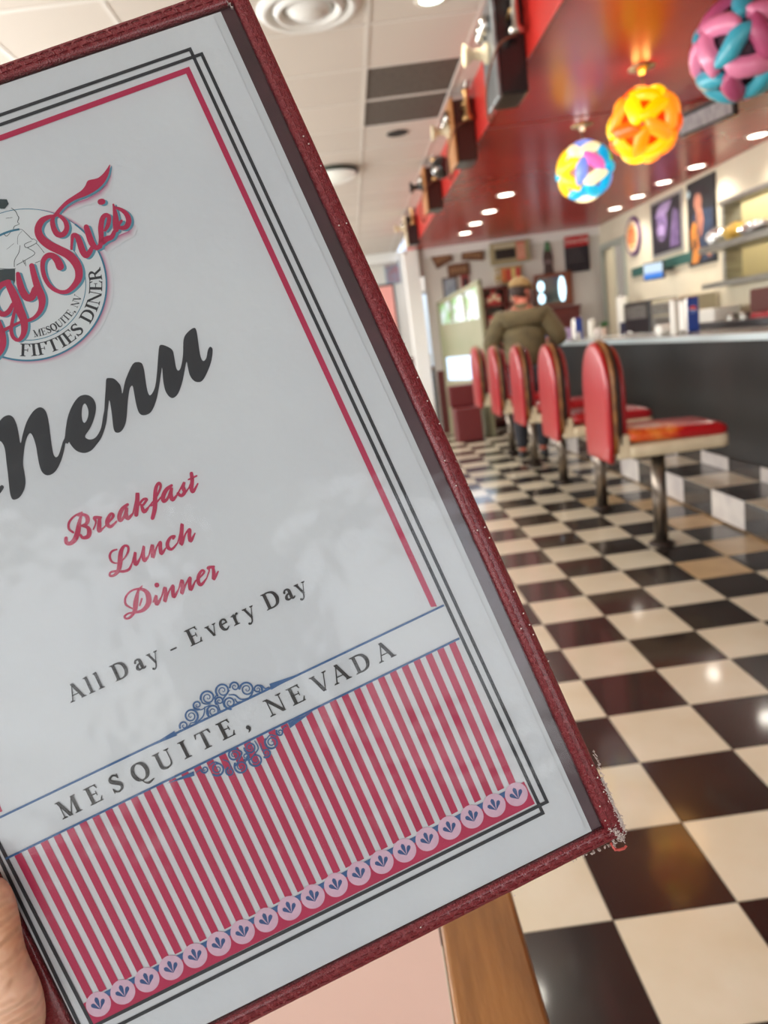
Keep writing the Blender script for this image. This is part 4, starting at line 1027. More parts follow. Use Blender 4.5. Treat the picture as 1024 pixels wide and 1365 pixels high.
V_ = [PM(-120, 1640, .004), PM(-62, 1500, .002), PM(-70, 1420, -.006),                       # wrist, palm, upper palm
      PM(8, 1425, .010), PM(38, 1325, .0130), PM(17, 1254, .0122), PM(10, 1202, .0120), PM(-4, 1152, .0112),   # thumb
      PM(-64, 1350, -.016), PM(-20, 1300, -.0165), PM(70, 1265, -.0145), PM(150, 1235, -.0135),      # index behind the board
      PM(-58, 1400, -.017), PM(-10, 1375, -.0175), PM(90, 1345, -.0145), PM(180, 1320, -.0135),
      PM(-50, 1455, -.017), PM(0, 1440, -.0175), PM(95, 1415, -.0145), PM(170, 1395, -.0135),
      PM(-45, 1515, -.015), PM(5, 1505, -.0165), PM(75, 1485, -.0145), PM(130, 1470, -.0125),
      PM(-190, 1850, .012), PM(-300, 2150, .03)]
E_ = [(1, 0), (1, 2), (1, 3), (3, 4), (4, 5), (5, 6), (6, 7), (2, 8), (8, 9), (9, 10), (10, 11), (2, 12), (12, 13), (13, 14), (14, 15), (1, 16), (16, 17), (17, 18), (18, 19), (1, 20), (20, 21), (21, 22), (22, 23), (0, 24), (24, 25)]
r_ = [.026, .026, .02, .016, .0142, .0098, .0104, .0082, .010, .0092, .0082, .0072, .0105, .0095, .0085, .0072, .010, .009, .008, .007, .009, .0078, .007, .006, .029, .036]
skinned('hand_skin', V_, E_, r_, m_skin, hand, root=1, sub=2)
# thumb nail, on the side of the tip that faces away from the palm
nb = MB().sphere((0, 0, 0), (.0062, .0085, .0018), 14, 8)
no = nb.build('thumb_nail', mat('nail', (226, 178, 160), .3, coat=.3), hand, smooth=True)
no.location = (PM(-16, 1156, .0165)[0], PM(-16, 1156, .0165)[1], .0180); no.rotation_euler = (.1, -.35, .2)
# ================================================================== ANTIQUE TELEPHONES ON THE FASCIA
m_oak = mat('dark_oak', (120, 66, 40), .4, noise=(88, 44, 28), nscale=6, stretch=(1, 1, .2)); m_bk = mat('black_lacquer', (22, 20, 22), .3, coat=.3)
m_chr = mat('chrome', (200, 196, 190), .2, metal=1); m_brass = mat('aged_brass', (196, 156, 104), .35, metal=.8)
def telephone(y, z, label, box_m, rim_m, h=.42, big=True, horn_m=None):
    t = thing('wall_telephone', label, 'telephone', (FX-.012, y, z), 0, 'antique telephones hung on the red fascia')
    MB().box(-.145, 0, -.13, .13, -.21, h-.21).build('case', box_m, t, bevel=.012)
    MB().box(-.165, -.145, -.15, .15, -.225, h-.195).build('front_board', rim_m, t, bevel=.008)
    MB().lathe([(.05, -.165), (.05, -.18), (.03, -.19), (.022, -.25), (.035, -.26), (.055, -.29), (.05, -.292), (.02, -.27)], c=(0, 0, .03), n=20, axis='x').build('mouthpiece', horn_m or m_cream, t, smooth=True)
    for s_ in (-1, 1):
        MB().sphere((-.185, .055*s_, h-.30), (.03, .045, .045), 16, 10).build('bell', m_chr, t, smooth=True)
    # side hook with the receiver, towards the viewer
    MB().tube([(-.08, -.13, .13), (-.08, -.19, .14), (-.06, -.21, .15)], .01, 8).build('hook', m_brass, t, smooth=True)
    rc = MB().lathe([(.0001, -.10), (.035, -.10), (.04, -.085), (.022, -.06), (.018, .06), (.03, .08), (.03, .09), (.0001, .095)], c=(-.06, -.20, .13), n=16)
    rc.build('receiver', m_chr if big else m_brass, t, smooth=True)
    MB().tube([(-.06, -.20, .22), (-.04, -.22, .30), (.0, -.20, .33), (.02, -.16, .30)], .014, 10).build('tube_arm', m_chr, t, smooth=True)
    P = [(-.06, -.20, .03), (-.16, -.22, -.02), (-.22, -.18, -.16), (-.22, -.12, -.28), (-.19, -.04, -.30), (-.15, .0, -.20)]
    MB().tube(catmull(P, 6), .006, 6).build('cord', mat('brown_cord', (110, 66, 48), .6), t, smooth=True)
    return t
telephone(4.13, 2.77, 'nearest antique telephone on the red fascia, black case with chrome rim', m_bk, mat('chrome_rim', (150, 156, 160), .3, metal=.8), .44)
telephone(5.62, 2.81, 'second telephone on the red fascia, dark case with tan wooden front', mat('dark_brown_lacquer', (58, 26, 20), .3), mat('tan_wood', (178, 122, 72), .4), .40, False)
telephone(7.55, 2.84, 'third telephone on the red fascia, with a round black mouthpiece', mat('dark_brown_lacquer', (58, 26, 20), .3), mat('tan_wood', (178, 122, 72), .4), .38, False, m_bk)
telephone(10.1, 2.86, 'farthest telephone on the red fascia, pale front and black case', m_bk, m_cream, .36, False)
t = thing('black_globe', 'glossy black ball lamp hung between the telephones on the fascia', 'lamp', (.98, 6.72, 2.84))
MB().sphere((0, 0, 0), .092, 20, 14).build('globe', mat('black_gloss', (16, 16, 18), .12, coat=1), t, smooth=True)
MB().tube([(.02, 0, .02), (.06, 0, -.03), (.095, 0, -.02)], .014, 8).build('bracket', m_brass, t, smooth=True)
MB().sphere((-.05, -.05, -.02), .03, 12, 8).build('lens', m_chr, t, smooth=True)

# ================================================================== MAN AT THE COUNTER
man = thing('person', 'man in an olive jacket and tan cap seen from behind at the counter', 'person', (1.86, 7.98, 0), -.25)
m_olive = mat('olive_jacket', (104, 92, 62), .8, noise=(84, 74, 50), nscale=9, bump=.35, bscale=25)
m_jean = mat('dark_trousers', (40, 40, 46), .8, noise=(32, 32, 38), nscale=20)
m_face = mat('ruddy_skin', (190, 108, 86), .5, noise=(170, 90, 72), nscale=18)
lean = lambda z: .16*max(0, (z-.95))**1.1
def MP(x, y, z): return (x, y+lean(z), z)
Vb = [MP(0, 0, 1.02), MP(0, .0, 1.2), MP(0, .0, 1.4), MP(0, .0, 1.58), MP(0, .02, 1.68),                        # pelvis, waist, chest, neck
      MP(.19, 0, 1.53), MP(.33, .02, 1.30), MP(.26, .28, 1.24), MP(.22, .36, 1.24), MP(-.19, 0, 1.53), MP(-.33, .02, 1.30), MP(-.26, .28, 1.24), MP(-.22, .36, 1.24),
      (.10, 0, .95), (.115, .02, .52), (.11, -.02, .10), (.12, .12, .045), (-.10, 0, .95), (-.115, .02, .52), (-.11, -.02, .10), (-.12, .12, .045), MP(0, .03, 1.74)]
Eb = [(0, 1), (1, 2), (2, 3), (3, 4), (3, 5), (5, 6), (6, 7), (7, 8), (3, 9), (9, 10), (10, 11), (11, 12), (0, 13), (13, 14), (14, 15), (15, 16), (0, 17), (17, 18), (18, 19), (19, 20), (4, 21)]
rb = [(.17, .13), (.155, .12), (.18, .13), (.10, .09), .065, .07, .05, .04, .034, .07, .05, .04, .034, .10, .066, .045, .04, .10, .066, .045, .04, .06]
skinned('body', Vb, Eb, rb, m_face, man, 0)
# head with face, turned to the right
hb = bmesh.new(); bmesh.ops.create_uvsphere(hb, u_segments=32, v_segments=24, radius=1)
for v in hb.verts:
    x, y, z = v.co
    f = max(0, y)
    v.co.x = x*.083*(1-.16*max(0, -z)); v.co.z = z*.125; v.co.y = y*.105
    if y > .1:
        nose = math.exp(-((x/.16)**2+((z+.12)/.2)**2)); v.co.y += .026*nose
        eye = math.exp(-(((abs(x)-.38)/.16)**2+((z-.08)/.12)**2)); v.co.y -= .010*eye
        mth = math.exp(-((x/.34)**2+((z+.48)/.07)**2)); v.co.y -= .006*mth
        chin = math.exp(-((x/.3)**2+((z+.85)/.2)**2)); v.co.y += .012*chin
me = bpy.data.meshes.new('head'); hb.to_mesh(me); hb.free(); me.materials.append(m_face)
me.polygons.foreach_set('use_smooth', [True]*len(me.polygons))
HC = Vector(MP(0, .05, 1.80)); ho = bpy.data.objects.new('head', me); C.objects.link(ho); ho.parent = man; ho.location = HC; ho.rotation_euler = (-.15, 0, -.75); ho.scale = (1.12, 1.12, 1.12)
for s_ in (-1, 1):
    e = MB().sphere((s_*.084, -.004, -.005), (.012, .022, .034), 12, 8).build('ear', m_face, ho, smooth=True)
    MB().sphere((s_*.032, .088, .012), .013, 10, 8).build('eye', mat('eye_white', (226, 222, 216), .2), ho, smooth=True)
hm = MB().sphere((0, -.012, .012), (.09, .104, .108), 24, 14)
hm.v = [(x, y, max(z, -.075)) for x, y, z in hm.v]; hm.v = [(x, min(y, .05), z) for x, y, z in hm.v]
hm.build('hair', mat('dark_brown_hair', (52, 36, 30), .7), ho, smooth=True)
cp = MB().sphere((0, -.004, .045), (.103, .122, .095), 28, 14); cp.v = [(x, y, max(z, .035)) for x, y, z in cp.v]
co = cp.build('cap', mat('tan_cap', (152, 124, 80), .8, noise=(134, 108, 68), nscale=12), ho, smooth=True)
br_ = MB(); br_.prism([(.085*math.cos(a), .07+.11*math.sin(a)) for a in [PI*k/14 for k in range(15)]], .036, .044); br_.build('cap_brim', mat('tan_cap', (152, 124, 80)), ho)
# jacket: torso and sleeves, one surface a little larger than the body
Vj = [MP(0, 0, .94), MP(0, 0, 1.2), MP(0, .0, 1.42), MP(0, .0, 1.59), MP(.21, 0, 1.525), MP(.39, .0, 1.25), MP(.28, .27, 1.23), MP(-.21, 0, 1.525), MP(-.39, .0, 1.25), MP(-.28, .27, 1.23)]
Ej = [(0, 1), (1, 2), (2, 3), (3, 4), (4, 5), (5, 6), (3, 7), (7, 8), (8, 9)]
skinned('jacket', Vj, Ej, [(.24, .18), (.235, .18), (.27, .19), (.17, .14), (.125, .13), (.10, .10), .066, (.125, .13), (.10, .10), .066], m_olive, man, 0)
MB().lathe([(.085, 1.60), (.095, 1.63), (.088, 1.67), (.075, 1.66)], c=(0, lean(1.63), 0), n=20).build('collar', m_olive, man, smooth=True)
Vt = [(0, 0, 1.0), (.11, 0, .93), (.12, .02, .52), (.115, -.01, .10), (-.11, 0, .93), (-.12, .02, .52), (-.115, -.01, .10)]
skinned('trousers', Vt, [(0, 1), (1, 2), (2, 3), (0, 4), (4, 5), (5, 6)], [(.19, .15), .125, .088, .072, .125, .088, .072], m_jean, man, 0)
for s_ in (-1, 1):
    skinned('shoe', [(s_*.12, -.06, .05), (s_*.12, .06, .045), (s_*.125, .19, .035)], [(0, 1), (1, 2)], [(.05, .05), (.052, .045), (.045, .032)], mat('black_shoe', (26, 24, 24), .4), man, 0)
for s_ in (-1, 1):
    hx, hy, hz = MP(s_*.22, .36, 1.24)
    Vh = [(hx, hy, hz), (hx-s_*.02, hy+.06, hz-.01)]; Eh = [(0, 1)]; Rh = [.03, .034]
    for k in range(4):
        b_ = len(Vh); ox = (-.03+.02*k)
        Vh += [(hx-s_*.02+ox, hy+.10, hz-.012), (hx-s_*.02+ox*1.1, hy+.135-.008*abs(k-1), hz-.022), (hx-s_*.02+ox*1.1, hy+.155-.01*abs(k-1), hz-.036)]
        Eh += [(1, b_), (b_, b_+1), (b_+1, b_+2)]; Rh += [.011, .0095, .008]
    b_ = len(Vh); Vh += [(hx-s_*.06, hy+.07, hz-.01), (hx-s_*.075, hy+.10, hz-.02)]; Eh += [(1, b_), (b_, b_+1)]; Rh += [.012, .009]
    skinned('hand', Vh, Eh, Rh, m_face, man, 0, 1)

# ================================================================== THINGS ON THE COUNTER
def lathe_thing(name, label, cat, loc, prof, m, group=None, n=20, part='body'):
    t = thing(name, label, cat, loc, 0, group); MB().lathe(prof, n=n).build(part, m, t, smooth=True); return t
m_nap = mat('paper_white', (232, 230, 222), .7)
m_blueP = mat('dispenser_blue', (14, 60, 150), .35, coat=.3)
def dispenser(x, y, label, s=1, rz=0, logo=True):
    t = thing('napkin_dispenser', label, 'napkin dispenser', (x, y, CT), rz, 'napkin dispensers on the counter')
    h = .28*s
    MB().box(-.055*s, .055*s, -.075*s, .075*s, 0, h).build('case', m_chr, t, bevel=.012*s)
    MB().box(-.045*s, .045*s, -.0765*s, -.0755*s, .01, h-.01).build('side_panel', m_blueP, t)
    MB().box(-.0575*s, -.0555*s, -.045*s, .045*s, .03*s, h-.03*s).build('napkins', m_nap, t)
    if logo:
        z0 = h*.64; R = .028*s; y0 = -.0785*s
        def seg(top):
            P = []
            for k in range(13):
                a = PI*k/12 if top else PI+PI*k/12
                P.append((R*math.cos(a), z0+R*math.sin(a)))
            if top: P += [(-R*.4, z0+.004*s), (R*.3, z0-.002*s)]
            else: P += [(R*.4, z0-.010*s), (-R*.3, z0-.004*s)]
            return P
        MB().prism([(R*1.06*math.cos(2*PI*k/24), z0+R*1.06*math.sin(2*PI*k/24)) for k in range(24)], -.0772*s, -.0765*s, 'y').build('globe_white', m_nap, t)
        MB().prism(seg(True), -.0785*s, -.0772*s, 'y').build('globe_red', mat('logo_red', (214, 44, 52), .4), t)
        MB().prism(seg(False), -.0785*s, -.0772*s, 'y').build('globe_blue', mat('logo_blue', (60, 110, 200), .4), t)
    return t
q = onX(919, 440, 2.72)
dispenser(2.72, q.y, 'napkin dispenser with blue side and round red white and blue emblem on the counter', 1.0)
q = onX(768, 445, 2.6)
t = dispenser(2.62, min(q.y, 9.6), 'distant napkin dispenser at the far end of the counter', .9, 0, False)
def canister(x, y, r, h, m, label, cat='canister', z=CT, lid=None, group=None):
    t = thing('canister' if cat == 'canister' else cat.replace(' ', '_'), label, cat, (x, y, z), 0, group)
    MB().lathe([(.0001, 0), (r*.96, 0), (r, .01), (r, h-.01), (r*.95, h)], n=24).build('body', m, t, smooth=True)
    MB().lathe([(.0001, h+.012), (r*.98, h+.01), (r*1.0, h)], n=24).build('lid', lid or m_chr, t, smooth=True)
    return t
m_wp = mat('white_plastic', (226, 224, 214), .4); m_st = mat('brushed_steel', (170, 168, 160), .35, metal=.8, noise=(140, 138, 130), nscale=6, stretch=(1, 1, 8))
q = onX(884, 432, 2.62)
t = thing('towel_roll', 'short white roll lying beside the napkin dispenser on the counter', 'paper roll', (2.66, q.y, CT+.045), .3)
MB().lathe([(.012, -.10), (.044, -.10), (.046, -.095), (.046, .095), (.044, .10), (.012, .10)], n=24, axis='x').build('roll', m_nap, t, smooth=True)
canister(2.66, 6.05, .035, .27, m_wp, 'tall white straw canister just left of the blue napkin dispenser')
canister(2.9, 8.9, .04, .20, m_wp, 'white canister on the far part of the counter', group=None)
canister(2.62, 10.05, .035, .16, mat('pale_blue', (120, 150, 196), .4), 'pale blue canister at the far end of the counter')
# salt and pepper style shakers
lathe_thing('salt_shaker', 'small glass shaker with steel cap near the far counter end', 'shaker', (2.60, 8.45, CT), [(.0001, 0), (.022, 0), (.02, .06), (.016, .068), (.018, .085), (.0001, .095)], mat('shaker_glass', (200, 196, 186), .15, coat=.5))
lathe_thing('sugar_jar', 'squat sugar jar with dark lid on the counter beside a white canister', 'jar', (2.74, 8.2, CT), [(.0001, 0), (.04, 0), (.042, .06), (.035, .08), (.036, .1), (.0001, .105)], mat('sugar_glass', (214, 206, 200), .15, coat=.5))

# ================================================================== BACK COUNTER AND KITCHEN
t = thing('back_counter', 'long dark back counter below the poster wall', 'counter', (3.3, 1.6, 0))
MB().box(.02, .53, 0, 8.4, 0, .98).build('cabinet_body', mat('dark_cabinet', (58, 50, 46), .5), t)
MB().box(-.02, .54, 0, 8.4, .98, 1.02).build('worktop', mat('grey_worktop', (150, 140, 132), .35, noise=(120, 110, 104), nscale=10), t, bevel=.006)
BC = 1.02
def boxthing(name, label, cat, x0, x1, y0, y1, z0, z1, m, part='body', extra=None, group=None):
    t = thing(name, label, cat, ((x0+x1)/2, (y0+y1)/2, z0), 0, group)
    hx, hy = (x1-x0)/2, (y1-y0)/2
    MB().box(-hx, hx, -hy, hy, 0, z1-z0).build(part, m, t, bevel=min(.015, hx*.3, hy*.3))
    if extra: extra(t, hx, hy, z1-z0)
    return t
def wall_rect(pl, pr, X):   # pixels of left and right end on plane x = X
    a, b_ = onX(*pl, X), onX(*pr, X); return a, b_
# coffee machine, dark, under the screen
def ex(t, hx, hy, h):
    MB().box(-hx-.01, -hx, -hy*.8, hy*.8, h*.62, h*.92).build('control_panel', m_st, t)
    MB().lathe([(.0001, .02), (.07, .02), (.08, .06), (.075, .16), (.05, .19)], c=(-hx-.09, 0, 0), n=20).build('coffee_pot', mat('smoked_glass', (40, 30, 26), .1, coat=1), t, smooth=True)
    MB().box(-hx-.18, -hx, -hy*.9, hy*.9, 0, .02).build('drip_tray', m_bk, t)
boxthing('coffee_machine', 'dark coffee machine on the back counter under the small screen', 'coffee machine', 3.45, 3.8, 8.5, 9.3, BC, BC+.52, mat('machine_black', (34, 30, 30), .35), extra=ex)
def ex2(t, hx, hy, h):
    for k in range(3):
        o = MB().box(-hx-.012, -hx, -hy*.94, hy*.94, .06+k*(h-.08)/3, .04+(k+1)*(h-.08)/3).build('drawer_front', m_st, t, bevel=.004)
        MB().tube([(-hx-.03, -hy*.5, .05+(k+.6)*(h-.08)/3), (-hx-.03, hy*.5, .05+(k+.6)*(h-.08)/3)], .008, 8).build('handle', m_chr, o)
boxthing('warming_cabinet', 'beige steel warming cabinet on the back counter left of the white boxes', 'cabinet', 3.42, 3.8, 7.62, 8.38, BC, BC+.50, mat('beige_steel', (188, 178, 150), .4, metal=.2), extra=ex2)
# order screen above the coffee machine
t = thing('order_screen', 'small lit blue and white screen on an arm on the poster wall', 'screen', tuple(onX(872, 361, 3.62)), .75)
MB().box(-.02, .03, -.125, .125, -.10, .10).build('housing', m_bk, t, bevel=.01)
sm = bpy.data.materials.new('screen_glow'); sm.use_nodes = True; n = sm.node_tree; p = n.nodes['Principled BSDF']
tc = n.nodes.new('ShaderNodeTexCoord'); sp = n.nodes.new('ShaderNodeSeparateXYZ'); rp = n.nodes.new('ShaderNodeValToRGB')
rp.color_ramp.elements[0].position = .30; rp.color_ramp.elements[0].color = srgb(40, 130, 230); rp.color_ramp.elements[1].position = .45; rp.color_ramp.elements[1].color = srgb(215, 238, 255)
n.links.new(tc.outputs['Generated'], sp.inputs[0]); n.links.new(sp.outputs[2], rp.inputs[0]); n.links.new(rp.outputs[0], p.inputs['Emission Color']); p.inputs['Emission Strength'].default_value = 1.0; p.inputs['Base Color'].default_value = (0, 0, 0, 1)
MB().box(-.024, -.02, -.11, .11, -.085, .085).build('display', sm, t)
MB().tube([(.03, 0, 0), (.168, -.155, 0)], .018, 8).build('arm', m_bk, t)
t = thing('wall_rail', 'dark green rail along the poster wall below the pictures', 'rail', (3.82, 9.2, 1.93))
MB().box(0, .028, -1.0, .75, -.055, .055).build('rail', mat('dark_green', (40, 84, 76), .45), t, bevel=.006)

# round wall sign
q0 = onX(845, 315, 3.84)
t = thing('round_sign', 'round cream wall sign with purple rim and orange emblem', 'sign', (3.845, q0.y, q0.z))
MB().lathe([(.0001, -.03), (.235, -.03), (.245, -.02), (.245, 0)], n=40, axis='x').build('disc', mat('sign_purple', (110, 78, 118), .5), t, smooth=False)
MB().lathe([(.0001, -.034), (.20, -.034), (.20, -.03)], n=40, axis='x').build('face', mat('sign_cream', (224, 200, 168), .5), t)
MB().lathe([(.0001, -.037), (.15, -.037), (.15, -.034)], n=40, axis='x').build('emblem', mat('sign_orange', (212, 128, 70), .5, noise=(226, 180, 120), nscale=14), t)
for k in (-1, 0, 1):
    MB().box(-.039, -.0372, -.1, .1, k*.055-.012, k*.055+.012).build('stripe', mat('sign_red', (190, 60, 50), .5), t)

# posters on the right wall (flat pictures in frames)
def poster(ya, yb, za, zb, label, fr, bgm, shapes, X=3.85, fw=.035, name='poster'):
    """ya > yb: far and near ends; shapes given on a 0..1 square seen from the room (u from far to near)"""
    t = thing(name, label, 'poster', (X, (ya+yb)/2, (za+zb)/2)); w_ = ya-yb; h = zb-za
    MB().box(-.02, 0, -w_/2, w_/2, -h/2, h/2).build('frame', fr, t, bevel=.004)
    MB().box(-.0225, -.0202, -w_/2+fw, w_/2-fw, -h/2+fw, h/2-fw).build('print', bgm, t)
    for k, (P, m) in enumerate(shapes):
        poly = [(w_/2-fw-u*(w_-2*fw), -h/2+fw+v_*(h-2*fw)) for u, v_ in P]
        MB().prism(poly, -.0232-k*.0005, -.0226-k*.0005, 'x').build('printed_shape', m, t)
    return t
def ell(cx, cy, rx, ry, n=18): return [(cx+rx*math.cos(2*PI*k/n), cy+ry*math.sin(2*PI*k/n)) for k in range(n)]
pk = lambda n_, c, c2=None: mat(n_, c, .45, noise=c2, nscale=12)
vi = pk('print_violet', (120, 98, 140), (84, 64, 104)); vi2 = pk('print_lilac', (160, 140, 178), (120, 98, 140)); bkp = pk('print_black', (26, 22, 30), (38, 32, 44))
poster(9.27, 8.42, 2.03, 2.67, 'framed violet and black portrait poster in a silver frame', mat('silver_frame', (170, 168, 165), .35, metal=.6), bkp,
       [(ell(.36, .52, .2, .3), vi), (ell(.32, .42, .12, .17), vi2), ([(.1, .72), (.3, .95), (.75, .96), (.62, .78), (.3, .7)], vi2), ([(.62, .05), (.95, .05), (.95, .7), (.78, .8), (.68, .4)], vi), (ell(.24, .56, .045, .03, 10), bkp), (ell(.42, .56, .045, .03, 10), bkp), ([(.24, .33), (.42, .34), (.38, .28), (.28, .28)], bkp)])
flesh = pk('print_flesh', (190, 130, 104), (150, 92, 76)); navy = pk('print_navy', (52, 66, 90), (36, 46, 66)); orr = pk('print_guitar', (214, 142, 56), (180, 100, 40))
poster(8.29, 7.67, 1.82, 2.68, 'tall colour poster of a singer in a blue jacket holding a guitar', mat('black_frame', (24, 22, 24), .4), pk('print_dark', (30, 30, 36), (22, 24, 28)),
       [([(.2, .60), (.5, .66), (.95, .62), (.98, .05), (.55, .02), (.3, .3)], navy), (ell(.42, .76, .15, .13), flesh), ([(.36, .66), (.56, .66), (.62, .5), (.5, .3), (.34, .5)], flesh), ([(.27, .8), (.3, .92), (.5, .95), (.66, .88), (.6, .72), (.52, .84), (.34, .86)], bkp),
        ([(.1, .42), (.22, .54), (.36, .46), (.4, .28), (.5, .12), (.36, .02), (.1, .02), (.16, .2)], orr), (ell(.26, .26, .07, .07, 14), bkp), ([(.05, .02), (.16, .1), (.5, .62), (.46, .64)], mat('print_neck', (120, 82, 50), .5)), (ell(.8, .1, .08, .05, 12), flesh), (ell(.07, .88, .07, .045, 12), pk('print_pale', (170, 190, 196)))], fw=.012)

# kitchen hatch: frame, two shelves, foil and trays
t = thing('kitchen_hatch', 'steel-framed pass-through hatch between kitchen and counter', 'hatch', (3.85, 6.36, 1.55))
fr = m_st
MB().box(-.06, .16, -1.17, 1.17, .77, .82).build('lintel', fr, t, bevel=.004)
MB().box(-.03, .15, 1.12, 1.17, .0, .77).build('jamb', fr, t, bevel=.004); MB().box(-.03, .15, -1.17, -1.12, .0, .77).build('jamb', fr, t, bevel=.004)
MB().box(-.30, .16, -1.17, 1.12, .34, .40).build('shelf', m_st, t, bevel=.004)
MB().box(-.26, .16, -1.17, 1.16, .0, .05).build('shelf', m_st, t, bevel=.004)
foil = mat('crumpled_foil', (206, 206, 204), .25, metal=.8, bump=.9, bscale=18)
def lump(name, label, cat, c, r, m, seed, group=None):
    random.seed(seed); t = thing(name, label, cat, (c[0], c[1], c[2]), 0, group)
    mb = MB().sphere((0, 0, r[2]*.9), r, 16, 10)
    mb.v = [(x*(1+random.uniform(-.16, .16)), y*(1+random.uniform(-.16, .16)), max(0, z*(1+random.uniform(-.14, .14)))) for x, y, z in mb.v]
    mb.build('wrap', m, t); return t
SH = 1.95
lump('foil_bundle', 'silver foil bundle at the left end of the hatch shelf', 'foil bundle', (3.68, 7.32, SH), (.11, .13, .08), foil, 1)
lump('foil_bundle', 'long silver foil parcel in the middle of the hatch shelf', 'foil bundle', (3.66, 6.62, SH), (.12, .20, .055), foil, 2)
lump('fries_basket', 'heap of yellow food in foil on the hatch shelf', 'food', (3.68, 6.98, SH), (.12, .14, .075), mat('yellow_food', (206, 176, 84), .7, noise=(176, 136, 50), nscale=20), 3)
boxthing('heat_cabinet', 'yellowish lit cabinet seen inside the lower hatch opening', 'cabinet', 4.15, 4.5, 6.4, 7.1, 1.45, 1.86, mat('cream_enamel', (214, 200, 140), .4))
boxthing('red_box', 'red box standing inside the kitchen beyond the hatch', 'box', 4.15, 4.5, 5.75, 6.25, 1.45, 1.95, mat('red_paint', (176, 40, 32), .5))
# items under the hatch on the back counter
boxthing('white_carton', 'white square carton on the back counter under the hatch', 'carton', 3.45, 3.72, 7.0, 7.3, BC, BC+.34, m_wp)
lump('paper_bag', 'crumpled beige paper bag on the back counter', 'bag', (3.55, 7.455, BC), (.13, .12, .17), mat('brown_paper', (196, 174, 140), .8), 5)
canister(3.52, 6.78, .05, .26, m_st, 'steel shaker canister under the hatch, left of a matching one', z=BC)
canister(3.52, 6.55, .05, .26, m_st, 'steel shaker canister under the hatch, right of a matching one', z=BC)
boxthing('red_tray_stack', 'red plastic bin at the right end of the back counter', 'bin', 3.42, 3.72, 5.75, 6.3, BC, BC+.26, mat('bin_red', (172, 36, 48), .45))
t = boxthing('tea_brewer', 'brown and steel tea brewer under the right of the hatch', 'brewer', 3.5, 3.78, 6.0, 6.45, BC+.27, BC+.47, mat('brewer_brown', (96, 44, 38), .4))
t.location.z = BC+.26
boxthing('service_ledge', 'black raised ledge along the rear of the counter', 'ledge', 3.02, 3.10, 3.6, 6.9, CT, CT+.055, mat('black_ledge', (40, 38, 42), .35))
# objects near the kitchen door at the far end
q = onX(828, 300, 3.85)
tag(box('door_1', mat('door_white', (196, 192, 184), .5), XR+.02, XR+.06, 10.25, 10.62, 0, 2.36), kind='structure')
dt_ = MB(); dt_.box(XR-.03, XR+.02, 10.17, 10.25, 0, 2.44); dt_.box(XR-.03, XR+.02, 11.05, 11.13, 0, 2.44); dt_.box(XR-.03, XR+.02, 10.25, 11.05, 2.36, 2.44)
tag(dt_.build('trim_9', mat('grey_trim', (168, 172, 160), .5)), kind='structure')
boxthing('red_cabinet', 'dark red cabinet seen through the kitchen doorway', 'cabinet', 4.25, 4.55, 10.4, 11.4, 0, 2.2, mat('dark_red_cabinet', (112, 44, 38), .5))
canister(3.6, 9.75, .075, .62, m_wp, 'tall white dispenser tower on the back counter near the doorway', 'dispenser', BC)
boxthing('blender', 'dark blender base beside the tall white dispenser', 'blender', 3.5, 3.68, 9.42, 9.62, BC, BC+.30, mat('blue_black', (36, 40, 70), .4), group=None)
canister(3.34, 8.05, .04, .12, m_wp, 'white mug in front of the beige warming cabinet', 'mug', BC)
t = thing('potted_plant', 'small green plant in a pale vase near the kitchen doorway', 'plant', (3.38, 9.85, BC))
MB().lathe([(.0001, 0), (.035, 0), (.05, .12), (.03, .24), (.034, .27)], n=18).build('vase', mat('pale_vase', (206, 180, 160), .4), t, smooth=True)
random.seed(3); lf = MB()
for k in range(22):
    a = random.uniform(0, 2*PI); e_ = random.uniform(.2, 1.2); l = random.uniform(.07, .12)
    d = Vector((math.cos(a)*math.cos(e_), math.sin(a)*math.cos(e_), math.sin(e_))); s_ = d.cross(Vector((0, 0, 1))).normalized()*.018
    b0 = Vector((0, 0, .26)); lf.add([b0, b0+d*l*.5+s_, b0+d*l, b0+d*l*.5-s_], [(0, 1, 2, 3)])
lf.build('foliage', mat('leaf_green', (52, 110, 50), .5), t)
boxthing('register', 'dark till with grey keys on the back counter', 'till', 3.36, 3.68, 7.68, 8.1, BC, BC+.01, m_bk) if False else None

# hanging sign plate under the red soffit
q1 = onY(926, 168, 5.35); q2 = onY(974, 143, 4.95)
c_ = (q1+q2)/2; v_ = q2-q1
t = thing('hanging_sign', 'small black-edged white sign plate hung below the red soffit', 'sign', (2.58, 5.22, 2.62), math.atan2(q2.y-q1.y, q2.x-q1.x) if False else -1.25)
MB().box(-.24, .24, -.03, .012, -.065, .078).build('backing', m_bk, t, bevel=.004)
MB().box(-.225, .225, -.034, -.03, -.05, .05).build('plate', mat('sign_grey_white', (176, 176, 178), .4, noise=(120, 120, 126), nscale=60, stretch=(1, 1, .2)), t)
for s_ in (-.18, .18): MB().tube([(s_, -.01, .07), (s_, -.01, .10)], .006, 6).build('hanger', m_chr, t)

